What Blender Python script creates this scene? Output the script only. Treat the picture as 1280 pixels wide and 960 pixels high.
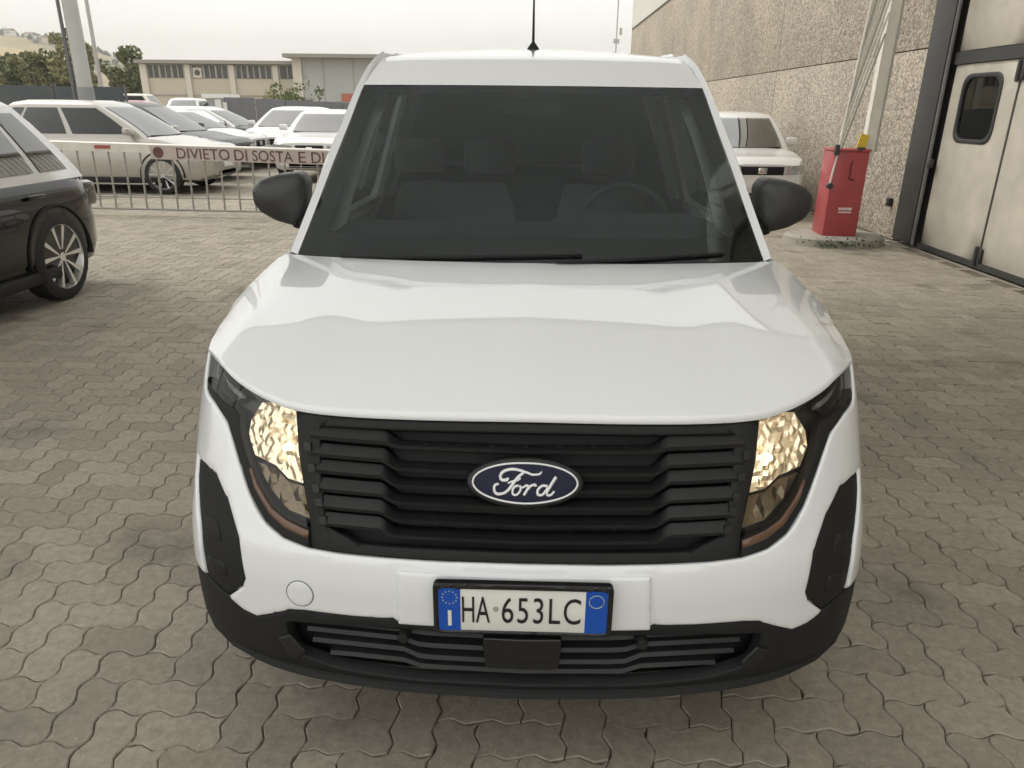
import bpy, bmesh, math, random
import numpy as np
from math import sin, cos, pi, radians, sqrt, hypot, atan2, exp
from mathutils import Vector, Matrix, geometry
random.seed(7)
SC = bpy.context.scene
COL = SC.collection
for o in list(bpy.data.objects):
    bpy.data.objects.remove(o)

# ------------------------------------------------------------------ camera
cd = bpy.data.cameras.new('camera'); cam = bpy.data.objects.new('camera', cd); COL.objects.link(cam)
SC.camera = cam
cd.sensor_width = 36; cd.lens = 915 / 1280 * 36; cd.clip_start = .05; cd.clip_end = 8000
PITCH, ROLL, YAW = radians(20.66), radians(.62), radians(1.25)
fw = Vector((-sin(YAW) * cos(PITCH), cos(YAW) * cos(PITCH), -sin(PITCH)))
r0 = Vector((cos(YAW), sin(YAW), 0)); u0 = r0.cross(fw)
rr = r0 * cos(ROLL) + u0 * sin(ROLL); uu = -r0 * sin(ROLL) + u0 * cos(ROLL)
cam.matrix_world = Matrix(((rr.x, uu.x, -fw.x, 0), (rr.y, uu.y, -fw.y, -1.29), (rr.z, uu.z, -fw.z, 1.54), (0, 0, 0, 1)))

# ------------------------------------------------------------------ sky, sun, exposure
SUN_EL, SUN_AZ = radians(50), radians(292)
w = bpy.data.worlds.new('World'); SC.world = w; w.use_nodes = True
nt = w.node_tree; nt.nodes.clear()
def N(nt, t, **k):
    n = nt.nodes.new(t)
    for a, b in k.items():
        if a.startswith('i_'): n.inputs[a[2:].replace('_', ' ')].default_value = b
        else: setattr(n, a, b)
    return n
wo = N(nt, 'ShaderNodeOutputWorld'); bg = N(nt, 'ShaderNodeBackground'); bg.inputs['Strength'].default_value = .115
sky = N(nt, 'ShaderNodeTexSky', sky_type='NISHITA', sun_disc=False, sun_elevation=SUN_EL, sun_rotation=SUN_AZ, air_density=1.6, dust_density=5.0, ozone_density=.6)
tc = N(nt, 'ShaderNodeTexCoord'); cn = N(nt, 'ShaderNodeTexNoise'); cn.inputs['Scale'].default_value = 2.2; cn.inputs['Detail'].default_value = 6
mp = N(nt, 'ShaderNodeMapping'); mp.inputs['Scale'].default_value = (1, 1, 3.2)
cr = N(nt, 'ShaderNodeValToRGB')
cr.color_ramp.elements[0].position = .3; cr.color_ramp.elements[0].color = (7.7, 7.65, 7.4, 1)
cr.color_ramp.elements[1].position = .72; cr.color_ramp.elements[1].color = (9.5, 9.3, 8.85, 1)
mx = N(nt, 'ShaderNodeMixRGB'); mx.inputs['Fac'].default_value = .9
nt.links.new(tc.outputs['Generated'], mp.inputs['Vector']); nt.links.new(mp.outputs['Vector'], cn.inputs['Vector'])
nt.links.new(cn.outputs['Fac'], cr.inputs['Fac']); nt.links.new(sky.outputs['Color'], mx.inputs['Color1'])
nt.links.new(cr.outputs['Color'], mx.inputs['Color2']); nt.links.new(mx.outputs['Color'], bg.inputs['Color'])
nt.links.new(bg.outputs['Background'], wo.inputs['Surface'])
sd = bpy.data.lights.new('sun', 'SUN'); sd.energy = 1.2; sd.angle = radians(20); sd.color = (1, .96, .9)
so = bpy.data.objects.new('sun', sd); COL.objects.link(so)
sdir = Vector((sin(SUN_AZ) * cos(SUN_EL), cos(SUN_AZ) * cos(SUN_EL), sin(SUN_EL)))
so.rotation_euler = sdir.to_track_quat('Z', 'Y').to_euler()
SC.view_settings.view_transform = 'Standard'; SC.view_settings.look = 'None'; SC.view_settings.gamma = 1
SC.view_settings.use_curve_mapping = False; SC.view_settings.exposure = .6
SC.render.engine = 'CYCLES'
SC.cycles.max_bounces = 10; SC.cycles.transparent_max_bounces = 12; SC.cycles.use_denoising = True
SC.cycles.volume_bounces = 0; SC.cycles.caustics_reflective = False; SC.cycles.caustics_refractive = False

# ------------------------------------------------------------------ materials
MATS = {}
def mat(name, col, rough=.5, metal=0., coat=0., noise=None, bump=None, spec=.5, emit=None, coords='Object', coat_ior=1.5, nmix=None):
    """principled material; noise=(scale, amount) colour mottling; bump=(scale, strength, distance)"""
    if name in MATS: return MATS[name]
    m = bpy.data.materials.new(name); m.use_nodes = True; t = m.node_tree
    b = t.nodes['Principled BSDF']
    b.inputs['Base Color'].default_value = (*col, 1); b.inputs['Roughness'].default_value = rough
    b.inputs['Metallic'].default_value = metal; b.inputs['Coat Weight'].default_value = coat
    b.inputs['Coat Roughness'].default_value = .03; b.inputs['Specular IOR Level'].default_value = spec; b.inputs['Coat IOR'].default_value = coat_ior
    if emit:
        b.inputs['Emission Color'].default_value = (*emit[0], 1); b.inputs['Emission Strength'].default_value = emit[1]
    co = N(t, 'ShaderNodeTexCoord')
    if noise:
        n = N(t, 'ShaderNodeTexNoise'); n.inputs['Scale'].default_value = noise[0]; n.inputs['Detail'].default_value = 7; n.inputs['Roughness'].default_value = .65
        t.links.new(co.outputs[coords], n.inputs['Vector'])
        mr = N(t, 'ShaderNodeMapRange'); mr.inputs['From Min'].default_value = .25; mr.inputs['From Max'].default_value = .75
        mr.inputs['To Min'].default_value = 1 - noise[1]; mr.inputs['To Max'].default_value = 1 + noise[1]
        t.links.new(n.outputs['Fac'], mr.inputs['Value'])
        c2 = nmix or col
        mc = N(t, 'ShaderNodeMixRGB'); mc.inputs['Color1'].default_value = (*col, 1); mc.inputs['Color2'].default_value = (*c2, 1)
        t.links.new(n.outputs['Fac'], mc.inputs['Fac'])
        v = N(t, 'ShaderNodeVectorMath', operation='SCALE')
        t.links.new(mc.outputs['Color'], v.inputs[0]); t.links.new(mr.outputs['Result'], v.inputs['Scale'])
        t.links.new(v.outputs['Vector'], b.inputs['Base Color'])
        if not coat:
            rr_ = N(t, 'ShaderNodeMapRange'); rr_.inputs['To Min'].default_value = max(.03, rough - .12); rr_.inputs['To Max'].default_value = min(1, rough + .12)
            t.links.new(n.outputs['Fac'], rr_.inputs['Value']); t.links.new(rr_.outputs['Result'], b.inputs['Roughness'])
    if bump:
        n2 = N(t, 'ShaderNodeTexNoise'); n2.inputs['Scale'].default_value = bump[0]; n2.inputs['Detail'].default_value = 5
        t.links.new(co.outputs[coords], n2.inputs['Vector'])
        bp = N(t, 'ShaderNodeBump'); bp.inputs['Strength'].default_value = bump[1]; bp.inputs['Distance'].default_value = bump[2]
        t.links.new(n2.outputs['Fac'], bp.inputs['Height']); t.links.new(bp.outputs['Normal'], b.inputs['Normal'])
    MATS[name] = m
    return m
def glass(name, tint, ior=1.5, rough=0., gcol=(1, 1, 1)):
    """thin pane: tinted see-through plus fresnel mirror"""
    if name in MATS: return MATS[name]
    m = bpy.data.materials.new(name); m.use_nodes = True; t = m.node_tree; t.nodes.clear()
    o = N(t, 'ShaderNodeOutputMaterial'); tr = N(t, 'ShaderNodeBsdfTransparent'); tr.inputs['Color'].default_value = (*tint, 1)
    gl = N(t, 'ShaderNodeBsdfGlossy'); gl.inputs['Roughness'].default_value = rough; fr = N(t, 'ShaderNodeFresnel'); fr.inputs['IOR'].default_value = ior
    gl.inputs['Color'].default_value = (*gcol, 1)
    mi = N(t, 'ShaderNodeMixShader')
    t.links.new(fr.outputs['Fac'], mi.inputs['Fac']); t.links.new(tr.outputs['BSDF'], mi.inputs[1]); t.links.new(gl.outputs['BSDF'], mi.inputs[2])
    t.links.new(mi.outputs['Shader'], o.inputs['Surface'])
    MATS[name] = m
    return m

def translucent(name, col, k):
    m = bpy.data.materials.new(name); m.use_nodes = True; t = m.node_tree; t.nodes.clear()
    o = N(t, 'ShaderNodeOutputMaterial'); d = N(t, 'ShaderNodeBsdfDiffuse'); r = N(t, 'ShaderNodeBsdfTranslucent'); mi = N(t, 'ShaderNodeMixShader'); mi.inputs['Fac'].default_value = k
    d.inputs['Color'].default_value = (*col, 1); r.inputs['Color'].default_value = (*col, 1)
    t.links.new(d.outputs['BSDF'], mi.inputs[1]); t.links.new(r.outputs['BSDF'], mi.inputs[2]); t.links.new(mi.outputs['Shader'], o.inputs['Surface'])
    return m
# ------------------------------------------------------------------ mesh helpers
def link_obj(name, me, parent=None):
    o = bpy.data.objects.new(name, me); COL.objects.link(o)
    if parent is not None:
        o.parent = parent
        if parent.get('_w'): o.matrix_parent_inverse = Matrix.Translation(-Vector(parent['_w']))
    return o
def mesh_obj(name, verts, faces, m, parent=None, smooth=True, angle=None):
    me = bpy.data.meshes.new(name); me.from_pydata([tuple(v) for v in verts], [], [tuple(f) for f in faces]); me.validate(); me.update()
    if m: me.materials.append(m)
    if smooth:
        me.polygons.foreach_set('use_smooth', [True] * len(me.polygons))
        if angle is not None and hasattr(me, 'set_sharp_from_angle'): me.set_sharp_from_angle(angle=radians(angle))
    return link_obj(name, me, parent)
def thing(name, label, cat, loc=(0, 0, 0), rz=0, group=None, world=False):
    """an empty at the base of a thing; world=True: its parts are given in world coordinates"""
    o = bpy.data.objects.new(name, None); COL.objects.link(o); o.empty_display_size = .2
    o.location = loc; o.rotation_euler = (0, 0, rz); tag(o, label, cat, group)
    if world: o['_w'] = list(map(float, loc))
    return o
def tag(o, label, cat, group=None):
    o['label'] = label; o['category'] = cat
    if group: o['group'] = group
    return o
def kind(o, k):
    o['kind'] = k; return o
class MB:
    def __init__(s): s.v = []; s.f = []
    def add(s, vs, fs):
        b = len(s.v); s.v += [tuple(v) for v in vs]; s.f += [tuple(i + b for i in f) for f in fs]; return s
    def box(s, c, d, rot=None, bev=0.):
        bm = bmesh.new(); bmesh.ops.create_cube(bm, size=1)
        bmesh.ops.scale(bm, vec=Vector(d), verts=bm.verts)
        if bev: bmesh.ops.bevel(bm, geom=list(bm.edges), offset=bev, segments=2, affect='EDGES', profile=.5)
        M = Matrix.Translation(Vector(c)) @ (rot.to_4x4() if rot else Matrix.Identity(4))
        bm.verts.index_update(); vs = [M @ v.co for v in bm.verts]; fs = [[v.index for v in f.verts] for f in bm.faces]; bm.free()
        return s.add(vs, fs)
    def tube(s, pts, r, n=8, cap=True, flat=None):
        pts = [Vector(p) for p in pts]; rings = []
        up = Vector((0, 0, 1))
        for i, p in enumerate(pts):
            t = (pts[min(i + 1, len(pts) - 1)] - pts[max(i - 1, 0)]).normalized()
            a = t.cross(up if abs(t.z) < .95 else Vector((1, 0, 0))).normalized(); b = a.cross(t)
            ri = r[i] if isinstance(r, (list, tuple)) else r
            rings.append([p + a * (cos(2 * pi * k / n) * ri) + b * (sin(2 * pi * k / n) * ri) for k in range(n)])
        return s.loft(rings, cap)
    def loft(s, rings, cap=True, closed=True):
        n = len(rings[0]); vs = [p for r in rings for p in r]; fs = []
        for i in range(len(rings) - 1):
            for k in range(n if closed else n - 1):
                k2 = (k + 1) % n
                fs.append((i * n + k, i * n + k2, (i + 1) * n + k2, (i + 1) * n + k))
        if cap and closed:
            fs.append(tuple(range(n - 1, -1, -1))); fs.append(tuple((len(rings) - 1) * n + k for k in range(n)))
        return s.add(vs, fs)
    def lathe(s, prof, c, axis='z', n=24, cap=True):
        """prof: (radius, height) pairs along the axis"""
        c = Vector(c); rings = []
        for r, h in prof:
            ring = []
            for k in range(n):
                a = 2 * pi * k / n
                p = {'z': (r * cos(a), r * sin(a), h), 'y': (r * cos(a), h, r * sin(a)), 'x': (h, r * cos(a), r * sin(a))}[axis]
                ring.append(c + Vector(p))
            rings.append(ring)
        return s.loft(rings, cap)
    def prism(s, poly, fn, d0, d1):
        """flat outline poly -> fn(u, v, depth)"""
        n = len(poly); vs = [fn(u, v, d0) for u, v in poly] + [fn(u, v, d1) for u, v in poly]
        fs = [tuple(range(n)), tuple(range(2 * n - 1, n - 1, -1))] + [(i, (i + 1) % n, n + (i + 1) % n, n + i) for i in range(n)]
        return s.add(vs, fs)
    def build(s, name, m, parent=None, smooth=True, angle=35, fix=True):
        o = mesh_obj(name, s.v, s.f, m, parent, smooth, angle if smooth else None)
        if fix:
            bm = bmesh.new(); bm.from_mesh(o.data); bmesh.ops.recalc_face_normals(bm, faces=bm.faces); bm.to_mesh(o.data); bm.free()
            if smooth and hasattr(o.data, 'set_sharp_from_angle'): o.data.set_sharp_from_angle(angle=radians(angle))
        return o
def hermite(xs, ys):
    n = len(xs); d = [(ys[i + 1] - ys[i]) / (xs[i + 1] - xs[i]) for i in range(n - 1)]
    m = [d[0]] + [0 if d[i - 1] * d[i] <= 0 else 2 * d[i - 1] * d[i] / (d[i - 1] + d[i]) for i in range(1, n - 1)] + [d[-1]]
    def f(x):
        if x <= xs[0]: return ys[0] + m[0] * (x - xs[0])
        if x >= xs[-1]: return ys[-1] + m[-1] * (x - xs[-1])
        i = 0
        while x > xs[i + 1]: i += 1
        h = xs[i + 1] - xs[i]; t = (x - xs[i]) / h
        return (2 * t**3 - 3 * t * t + 1) * ys[i] + (t**3 - 2 * t * t + t) * h * m[i] + (-2 * t**3 + 3 * t * t) * ys[i + 1] + (t**3 - t * t) * h * m[i + 1]
    return f
def spline(pts, n):
    """smooth resampling of a point list by chord length"""
    pts = [tuple(p) for p in pts]; t = [0]
    for a, b in zip(pts, pts[1:]): t.append(t[-1] + sqrt(sum((x - y)**2 for x, y in zip(a, b))))
    fs = [hermite(t, [p[k] for p in pts]) for k in range(len(pts[0]))]
    return [tuple(f(t[-1] * i / (n - 1)) for f in fs) for i in range(n)]
def rounded(poly, r, n=4):
    out = []; L = len(poly)
    for i in range(L):
        p = Vector(poly[i]); a = Vector(poly[i - 1]); b = Vector(poly[(i + 1) % L])
        da = (a - p); db = (b - p); rr_ = min(r, da.length * .45, db.length * .45)
        p0 = p + da.normalized() * rr_; p1 = p + db.normalized() * rr_
        for k in range(n + 1):
            t = k / n; out.append(tuple((1 - t)**2 * p0 + 2 * t * (1 - t) * p + t * t * p1))
    return out
def subdiv(poly, res):
    out = []
    for i in range(len(poly)):
        a = np.array(poly[i]); b = np.array(poly[(i + 1) % len(poly)]); k = max(1, int(math.ceil(np.linalg.norm(b - a) / res)))
        for j in range(k): out.append(tuple(a + (b - a) * j / k))
    return out
def inside(pts, poly):
    pts = np.atleast_2d(pts); P = np.array(poly); x, y = pts[:, 0], pts[:, 1]; c = np.zeros(len(pts), bool)
    for i in range(len(P)):
        x0, y0 = P[i]; x1, y1 = P[i - 1]
        cond = ((y0 > y) != (y1 > y)); xi = (x1 - x0) * (y - y0) / ((y1 - y0) if y1 != y0 else 1e-12) + x0
        c ^= cond & (x < xi)
    return c
def dist(pts, polys):
    pts = np.atleast_2d(np.array(pts, float)); best = np.full(len(pts), 1e9)
    for poly in polys:
        P = np.array(poly)
        for i in range(len(P)):
            a = P[i - 1]; d = P[i] - a; L = max(d @ d, 1e-12)
            t = np.clip(((pts - a) @ d) / L, 0, 1); best = np.minimum(best, np.linalg.norm(pts - a - t[:, None] * d, axis=1))
    return best
def panel(name, poly, surf, m, parent=None, off=0., thick=.006, res=.03, edge=.004, holes=(), rough=0., smooth=True, dome=0., angle=50):
    """a sheet with the outline poly laid on the surface surf(u, v) -> (point, outward normal), rounded edges and real thickness"""
    loops = [subdiv(poly, res)] + [subdiv(h, res) for h in holes]
    P = []; E = []
    for lp in loops:
        b = len(P); P += lp; E += [(b + i, b + (i + 1) % len(lp)) for i in range(len(lp))]
    nb = len(P); A = np.array(poly); inner = []
    if edge:
        for li, lp in enumerate(loops):
            L = len(lp)
            for i in range(L):
                t = np.array(lp[(i + 1) % L]) - np.array(lp[i - 1]); t /= max(np.linalg.norm(t), 1e-9); nn = np.array((-t[1], t[0]))
                for s in (1, -1):
                    for q in (.3, 1.): inner.append((*(np.array(lp[i]) + nn * s * edge * q), edge * q))
    g = [(x + (j % 2) * res * .5, y, res * .45) for j, y in enumerate(np.arange(A[:, 1].min(), A[:, 1].max() + res, res)) for x in np.arange(A[:, 0].min() - res, A[:, 0].max() + res, res)]
    cand = np.array(inner + g)
    if len(cand):
        keep = inside(cand[:, :2], loops[0])
        for h in loops[1:]: keep &= ~inside(cand[:, :2], h)
        cand = cand[keep]; d = dist(cand[:, :2], loops); cand = cand[d > cand[:, 2] * .85]
        P += [tuple(c[:2]) for c in cand]
    r = geometry.delaunay_2d_cdt([Vector(p) for p in P], E, [], 1, 1e-6)
    V2 = np.array([tuple(v) for v in r[0]]); F = [list(f) for f in r[2]]
    if len(loops) > 1:
        cen = np.array([V2[f].mean(0) for f in F]); ok = np.ones(len(F), bool)
        for h in loops[1:]: ok &= ~inside(cen, h)
        F = [f for f, k in zip(F, ok) if k]
    D = dist(V2, loops)
    vs = []; bot = []
    dm = D.max() if len(D) else 1
    for (u, v), dd in zip(V2, D):
        p, nrm = surf(u, v); o_ = off
        if edge and dd < edge: o_ -= edge * (1 - sqrt(max(0, 1 - ((edge - dd) / edge)**2)))
        if dome: o_ += dome * (1 - (1 - min(dd / dm, 1))**2)
        if rough and dd > 1e-5: o_ += random.uniform(-rough, rough)
        vs.append(Vector(p) + Vector(nrm) * o_); bot.append(Vector(p) + Vector(nrm) * (off - thick))
    cnt = {}
    for f in F:
        for a, b in zip(f, f[1:] + f[:1]): cnt[(a, b)] = cnt.get((a, b), 0) + 1
    be = [e for e in cnt if (e[1], e[0]) not in cnt]
    idx = {}
    for a, b in be:
        for q in (a, b):
            if q not in idx: idx[q] = len(vs); vs.append(bot[q])
    F += [[b, a, idx[a], idx[b]] for a, b in be]
    o = mesh_obj(name, vs, F, m, parent, smooth)
    # outward orientation
    me = o.data; s = 0
    for f in F[:200]:
        if len(f) == 3:
            nn = (vs[f[1]] - vs[f[0]]).cross(vs[f[2]] - vs[f[0]]); c = sum((V2[i] for i in f)) / 3; s += nn.dot(Vector(surf(*c)[1]))
    if s < 0: me.flip_normals()
    if smooth and hasattr(me, 'set_sharp_from_angle'): me.set_sharp_from_angle(angle=radians(angle))
    return o
def text_mesh(body, size, fn, name, m, parent, sx=1., depth=.0, align='CENTER', space=1., fit=None):
    cu = bpy.data.curves.new('t', 'FONT'); cu.body = body; cu.size = size; cu.align_x = align; cu.space_character = space; cu.resolution_u = 4
    o = bpy.data.objects.new('t', cu); COL.objects.link(o); bpy.context.view_layer.update()
    me = bpy.data.meshes.new_from_object(o.evaluated_get(bpy.context.evaluated_depsgraph_get()))
    bpy.data.objects.remove(o); bpy.data.curves.remove(cu)
    C2 = np.array([(v.co.x, v.co.y) for v in me.vertices]); fs = [list(p.vertices) for p in me.polygons]
    if fit: # stretch the line of text into the box x0, x1, y0, y1
        lo, hi = C2.min(0), C2.max(0); C2 = (C2 - lo) / (hi - lo) * (fit[1] - fit[0], fit[3] - fit[2]) + (fit[0], fit[2])
    else: C2 = C2 * (sx, 1)
    par = list(range(len(C2)))
    def find(i):
        while par[i] != i: par[i] = par[par[i]]; i = par[i]
        return i
    for f in fs:
        for q in f[1:]: par[find(q)] = find(f[0])
    groups = {}
    for f in fs: groups.setdefault(find(f[0]), []).append(f)
    for g in groups.values(): # every glyph is an object of its own
        ids = sorted({i for f in g for i in f}); mp_ = {q: k for k, q in enumerate(ids)}
        mesh_obj(name, [fn(*C2[i]) for i in ids], [[mp_[i] for i in f] for f in g], m, parent, False)
# ------------------------------------------------------------------ the ground
def ground_mat(name, tone, base=(.305, .268, .206)):
    m = bpy.data.materials.new(name); m.use_nodes = True; t = m.node_tree; b = t.nodes['Principled BSDF']
    geo = N(t, 'ShaderNodeNewGeometry'); L = t.links
    n1 = N(t, 'ShaderNodeTexNoise'); n1.inputs['Scale'].default_value = .55; n1.inputs['Detail'].default_value = 8; n1.inputs['Roughness'].default_value = .62
    n2 = N(t, 'ShaderNodeTexNoise'); n2.inputs['Scale'].default_value = 34; n2.inputs['Detail'].default_value = 6; n2.inputs['Roughness'].default_value = .75
    vo = N(t, 'ShaderNodeTexVoronoi'); vo.inputs['Scale'].default_value = 80
    for n in (n1, n2, vo): L.new(geo.outputs['Position'], n.inputs['Vector'])
    r1 = N(t, 'ShaderNodeMapRange'); r1.inputs['From Min'].default_value = .3; r1.inputs['From Max'].default_value = .7; r1.inputs['To Min'].default_value = .87; r1.inputs['To Max'].default_value = 1.12
    r2 = N(t, 'ShaderNodeMapRange'); r2.inputs['From Min'].default_value = .25; r2.inputs['From Max'].default_value = .75; r2.inputs['To Min'].default_value = .72; r2.inputs['To Max'].default_value = 1.30
    L.new(n1.outputs['Fac'], r1.inputs['Value']); L.new(n2.outputs['Fac'], r2.inputs['Value'])
    mu = N(t, 'ShaderNodeMath', operation='MULTIPLY'); L.new(r1.outputs['Result'], mu.inputs[0]); L.new(r2.outputs['Result'], mu.inputs[1])
    # pale chips
    ch = N(t, 'ShaderNodeMapRange'); ch.inputs['From Min'].default_value = .05; ch.inputs['From Max'].default_value = .16; ch.inputs['To Min'].default_value = 1.95; ch.inputs['To Max'].default_value = 1.0
    L.new(vo.outputs['Distance'], ch.inputs['Value']); wn = N(t, 'ShaderNodeMath', operation='GREATER_THAN'); wn.inputs[1].default_value = .72
    sp = N(t, 'ShaderNodeSeparateColor'); L.new(vo.outputs['Color'], sp.inputs['Color']); L.new(sp.outputs['Red'], wn.inputs[0])
    mxx = N(t, 'ShaderNodeMix'); mxx.inputs['A'].default_value = 1.0; L.new(wn.outputs['Value'], mxx.inputs['Factor']); L.new(ch.outputs['Result'], mxx.inputs['B'])
    mu2 = N(t, 'ShaderNodeMath', operation='MULTIPLY'); L.new(mu.outputs['Value'], mu2.inputs[0]); L.new(mxx.outputs['Result'], mu2.inputs[1])
    # oil and damp stains
    n3 = N(t, 'ShaderNodeTexNoise'); n3.inputs['Scale'].default_value = 1.7; n3.inputs['Detail'].default_value = 4; L.new(geo.outputs['Position'], n3.inputs['Vector'])
    r3 = N(t, 'ShaderNodeMapRange'); r3.inputs['From Min'].default_value = .60; r3.inputs['From Max'].default_value = .72; r3.inputs['To Min'].default_value = 1; r3.inputs['To Max'].default_value = .62
    L.new(n3.outputs['Fac'], r3.inputs['Value']); mu3 = N(t, 'ShaderNodeMath', operation='MULTIPLY'); L.new(mu2.outputs['Value'], mu3.inputs[0]); L.new(r3.outputs['Result'], mu3.inputs[1])
    last = mu3
    if tone:
        if tone == 'object': src = N(t, 'ShaderNodeObjectInfo').outputs['Random']
        else: a = N(t, 'ShaderNodeAttribute', attribute_name='tone'); src = a.outputs['Fac']
        rt = N(t, 'ShaderNodeMapRange'); rt.inputs['To Min'].default_value = .88; rt.inputs['To Max'].default_value = 1.13; L.new(src, rt.inputs['Value'])
        mu4 = N(t, 'ShaderNodeMath', operation='MULTIPLY'); L.new(mu3.outputs['Value'], mu4.inputs[0]); L.new(rt.outputs['Result'], mu4.inputs[1]); last = mu4
    n4 = N(t, 'ShaderNodeTexNoise'); n4.inputs['Scale'].default_value = .9; L.new(geo.outputs['Position'], n4.inputs['Vector'])
    mc = N(t, 'ShaderNodeMixRGB'); mc.inputs['Color1'].default_value = (*base, 1); mc.inputs['Color2'].default_value = (base[0] * .93, base[1] * .97, base[2] * 1.06, 1); L.new(n4.outputs['Fac'], mc.inputs['Fac'])
    v = N(t, 'ShaderNodeVectorMath', operation='SCALE'); L.new(mc.outputs['Color'], v.inputs[0]); L.new(last.outputs['Value'], v.inputs['Scale'])
    L.new(v.outputs['Vector'], b.inputs['Base Color']); b.inputs['Roughness'].default_value = .82; b.inputs['Specular IOR Level'].default_value = .35
    bp = N(t, 'ShaderNodeBump'); bp.inputs['Strength'].default_value = .7; bp.inputs['Distance'].default_value = .004
    L.new(n2.outputs['Fac'], bp.inputs['Height']); L.new(bp.outputs['Normal'], b.inputs['Normal'])
    return m
YARD = ground_mat('yard_surface', None, (.37, .33, .26))
G = mesh_obj('ground', [(-3000, -600, -.03), (3000, -600, -.03), (3000, 4000, -.03), (-3000, 4000, -.03)], [(0, 1, 2, 3)], YARD, None, False); kind(G, 'structure')
PY0, PY1, PX0, PX1 = -2.5, 14.6, -9.5, 4.66
BEDM = mat('joint_sand', (.12, .103, .075), .95, noise=(30, .3))
BED = mesh_obj('paved_yard', [(PX0, PY0, -.012), (PX1, PY0, -.012), (PX1, PY1, -.012), (PX0, PY1, -.012)], [(0, 1, 2, 3)], BEDM, None, False); kind(BED, 'structure')
UN = .1125; AM = .0090
def tri(x): # softened zigzag of period 1, zero at whole numbers
    s = sin(2 * pi * x) * 1.7; return s / (1 + abs(s)**4)**.25
def stone(horizontal, n):
    """outline of one interlocking wave-edged paver, its first cell's corner at the origin"""
    wx, wy = (2, 1) if horizontal else (1, 2); g = .011; pts = []
    def run(x0, y0, x1, y1):
        k = int(round(max(abs(x1 - x0), abs(y1 - y0)))) * n
        for i in range(k): pts.append((x0 + (x1 - x0) * i / k, y0 + (y1 - y0) * i / k))
    run(0, 0, wx, 0); run(wx, 0, wx, wy); run(wx, wy, 0, wy); run(0, wy, 0, 0)
    def put(ins):
        out = []
        for x, y in pts:
            xx = min(max(x, ins), wx - ins); yy = min(max(y, ins), wy - ins)
            out.append(((xx * UN + AM * tri(y)), (yy * UN + AM * tri(x))))
        return out
    return put(g), put(g + .03)
def paver_geo(h, n):
    a, b = stone(h, n); k = len(a)
    vs = [(x, y, -.02) for x, y in a] + [(x, y, -.0035) for x, y in a] + [(x, y, 0) for x, y in b]
    fs = [(i, (i + 1) % k, k + (i + 1) % k, k + i) for i in range(k)] + [(k + i, k + (i + 1) % k, 2 * k + (i + 1) % k, 2 * k + i) for i in range(k)] + [tuple(2 * k + i for i in range(k))]
    return vs, fs
cells = []
for iy in range(int(PY0 / UN), int(PY1 / UN) - 1):
    for ix in range(int(PX0 / UN), int(PX1 / UN) - 1):
        m_ = (ix + iy) % 4
        if m_ in (0, 2): cells.append((ix, iy, m_ == 0))
camp = Vector((0, -1.29, 1.54))
def in_view(x, y):
    d = Vector((x, y, 0)) - camp; z = d.dot(fw)
    if z < .3: return False
    px = 640 + 915 * d.dot(rr) / z; py = 480 - 915 * d.dot(uu) / z
    return -20 < px < 1300 and -20 < py < 985 and not (abs(x) < .80 and y > .12) and not (abs(x) < .9 * (1 + .25 * y) and y > .45)
order = sorted((c for c in cells if in_view((c[0] + .8) * UN, (c[1] + .8) * UN)), key=lambda c: (Vector(((c[0] + .8) * UN, (c[1] + .8) * UN, 0)) - camp).length)
near = set(order[:300])
PMO = ground_mat('paver_concrete', 'object'); PMA = ground_mat('paver_concrete_far', 'attr')
pm = {}
for h in (True, False):
    vs, fs = paver_geo(h, 6); c = Vector(((1 if h else .5) * UN, (.5 if h else 1) * UN, 0)); vs = [tuple(Vector(v) - c) for v in vs]
    me = bpy.data.meshes.new('paver'); me.from_pydata(vs, [], fs); me.update(); me.materials.append(PMO); pm[h] = (me, c)
rp = random.Random(3)
for c in sorted(near):
    me, cc = pm[c[2]]; o = bpy.data.objects.new('paver', me); COL.objects.link(o); o.parent = BED
    o.location = (c[0] * UN + cc.x, c[1] * UN + cc.y, rp.uniform(-.0022, .0012)); o.rotation_euler = (rp.uniform(-.006, .006), rp.uniform(-.006, .006), rp.uniform(-.006, .006))
gv = {h: (np.array(paver_geo(h, 3)[0]), paver_geo(h, 3)[1]) for h in (True, False)}
AV = []; AF = []; AT = []; nb = 0
for c in cells:
    if c in near: continue
    v, f = gv[c[2]]; k = len(v) // 3
    off = np.array((c[0] * UN, c[1] * UN, rp.uniform(-.0025, .0015))); q = v + off
    cx, cy = q[:, 0].mean(), q[:, 1].mean()
    q[:, 2] += (q[:, 0] - cx) * rp.uniform(-.012, .012) + (q[:, 1] - cy) * rp.uniform(-.012, .012)
    AV.append(q); AF += [tuple(i + nb for i in g_) for g_ in f]; AT += [rp.random()] * len(q); nb += len(q)
AV = np.concatenate(AV)
me = bpy.data.meshes.new('pavers'); me.from_pydata(AV.tolist(), [], AF); me.update(); me.materials.append(PMA)
at_ = me.attributes.new('tone', 'FLOAT', 'POINT'); at_.data.foreach_set('value', AT)
fo = bpy.data.objects.new('distant_pavers', me); COL.objects.link(fo); fo.parent = BED; kind(fo, 'stuff')

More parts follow.
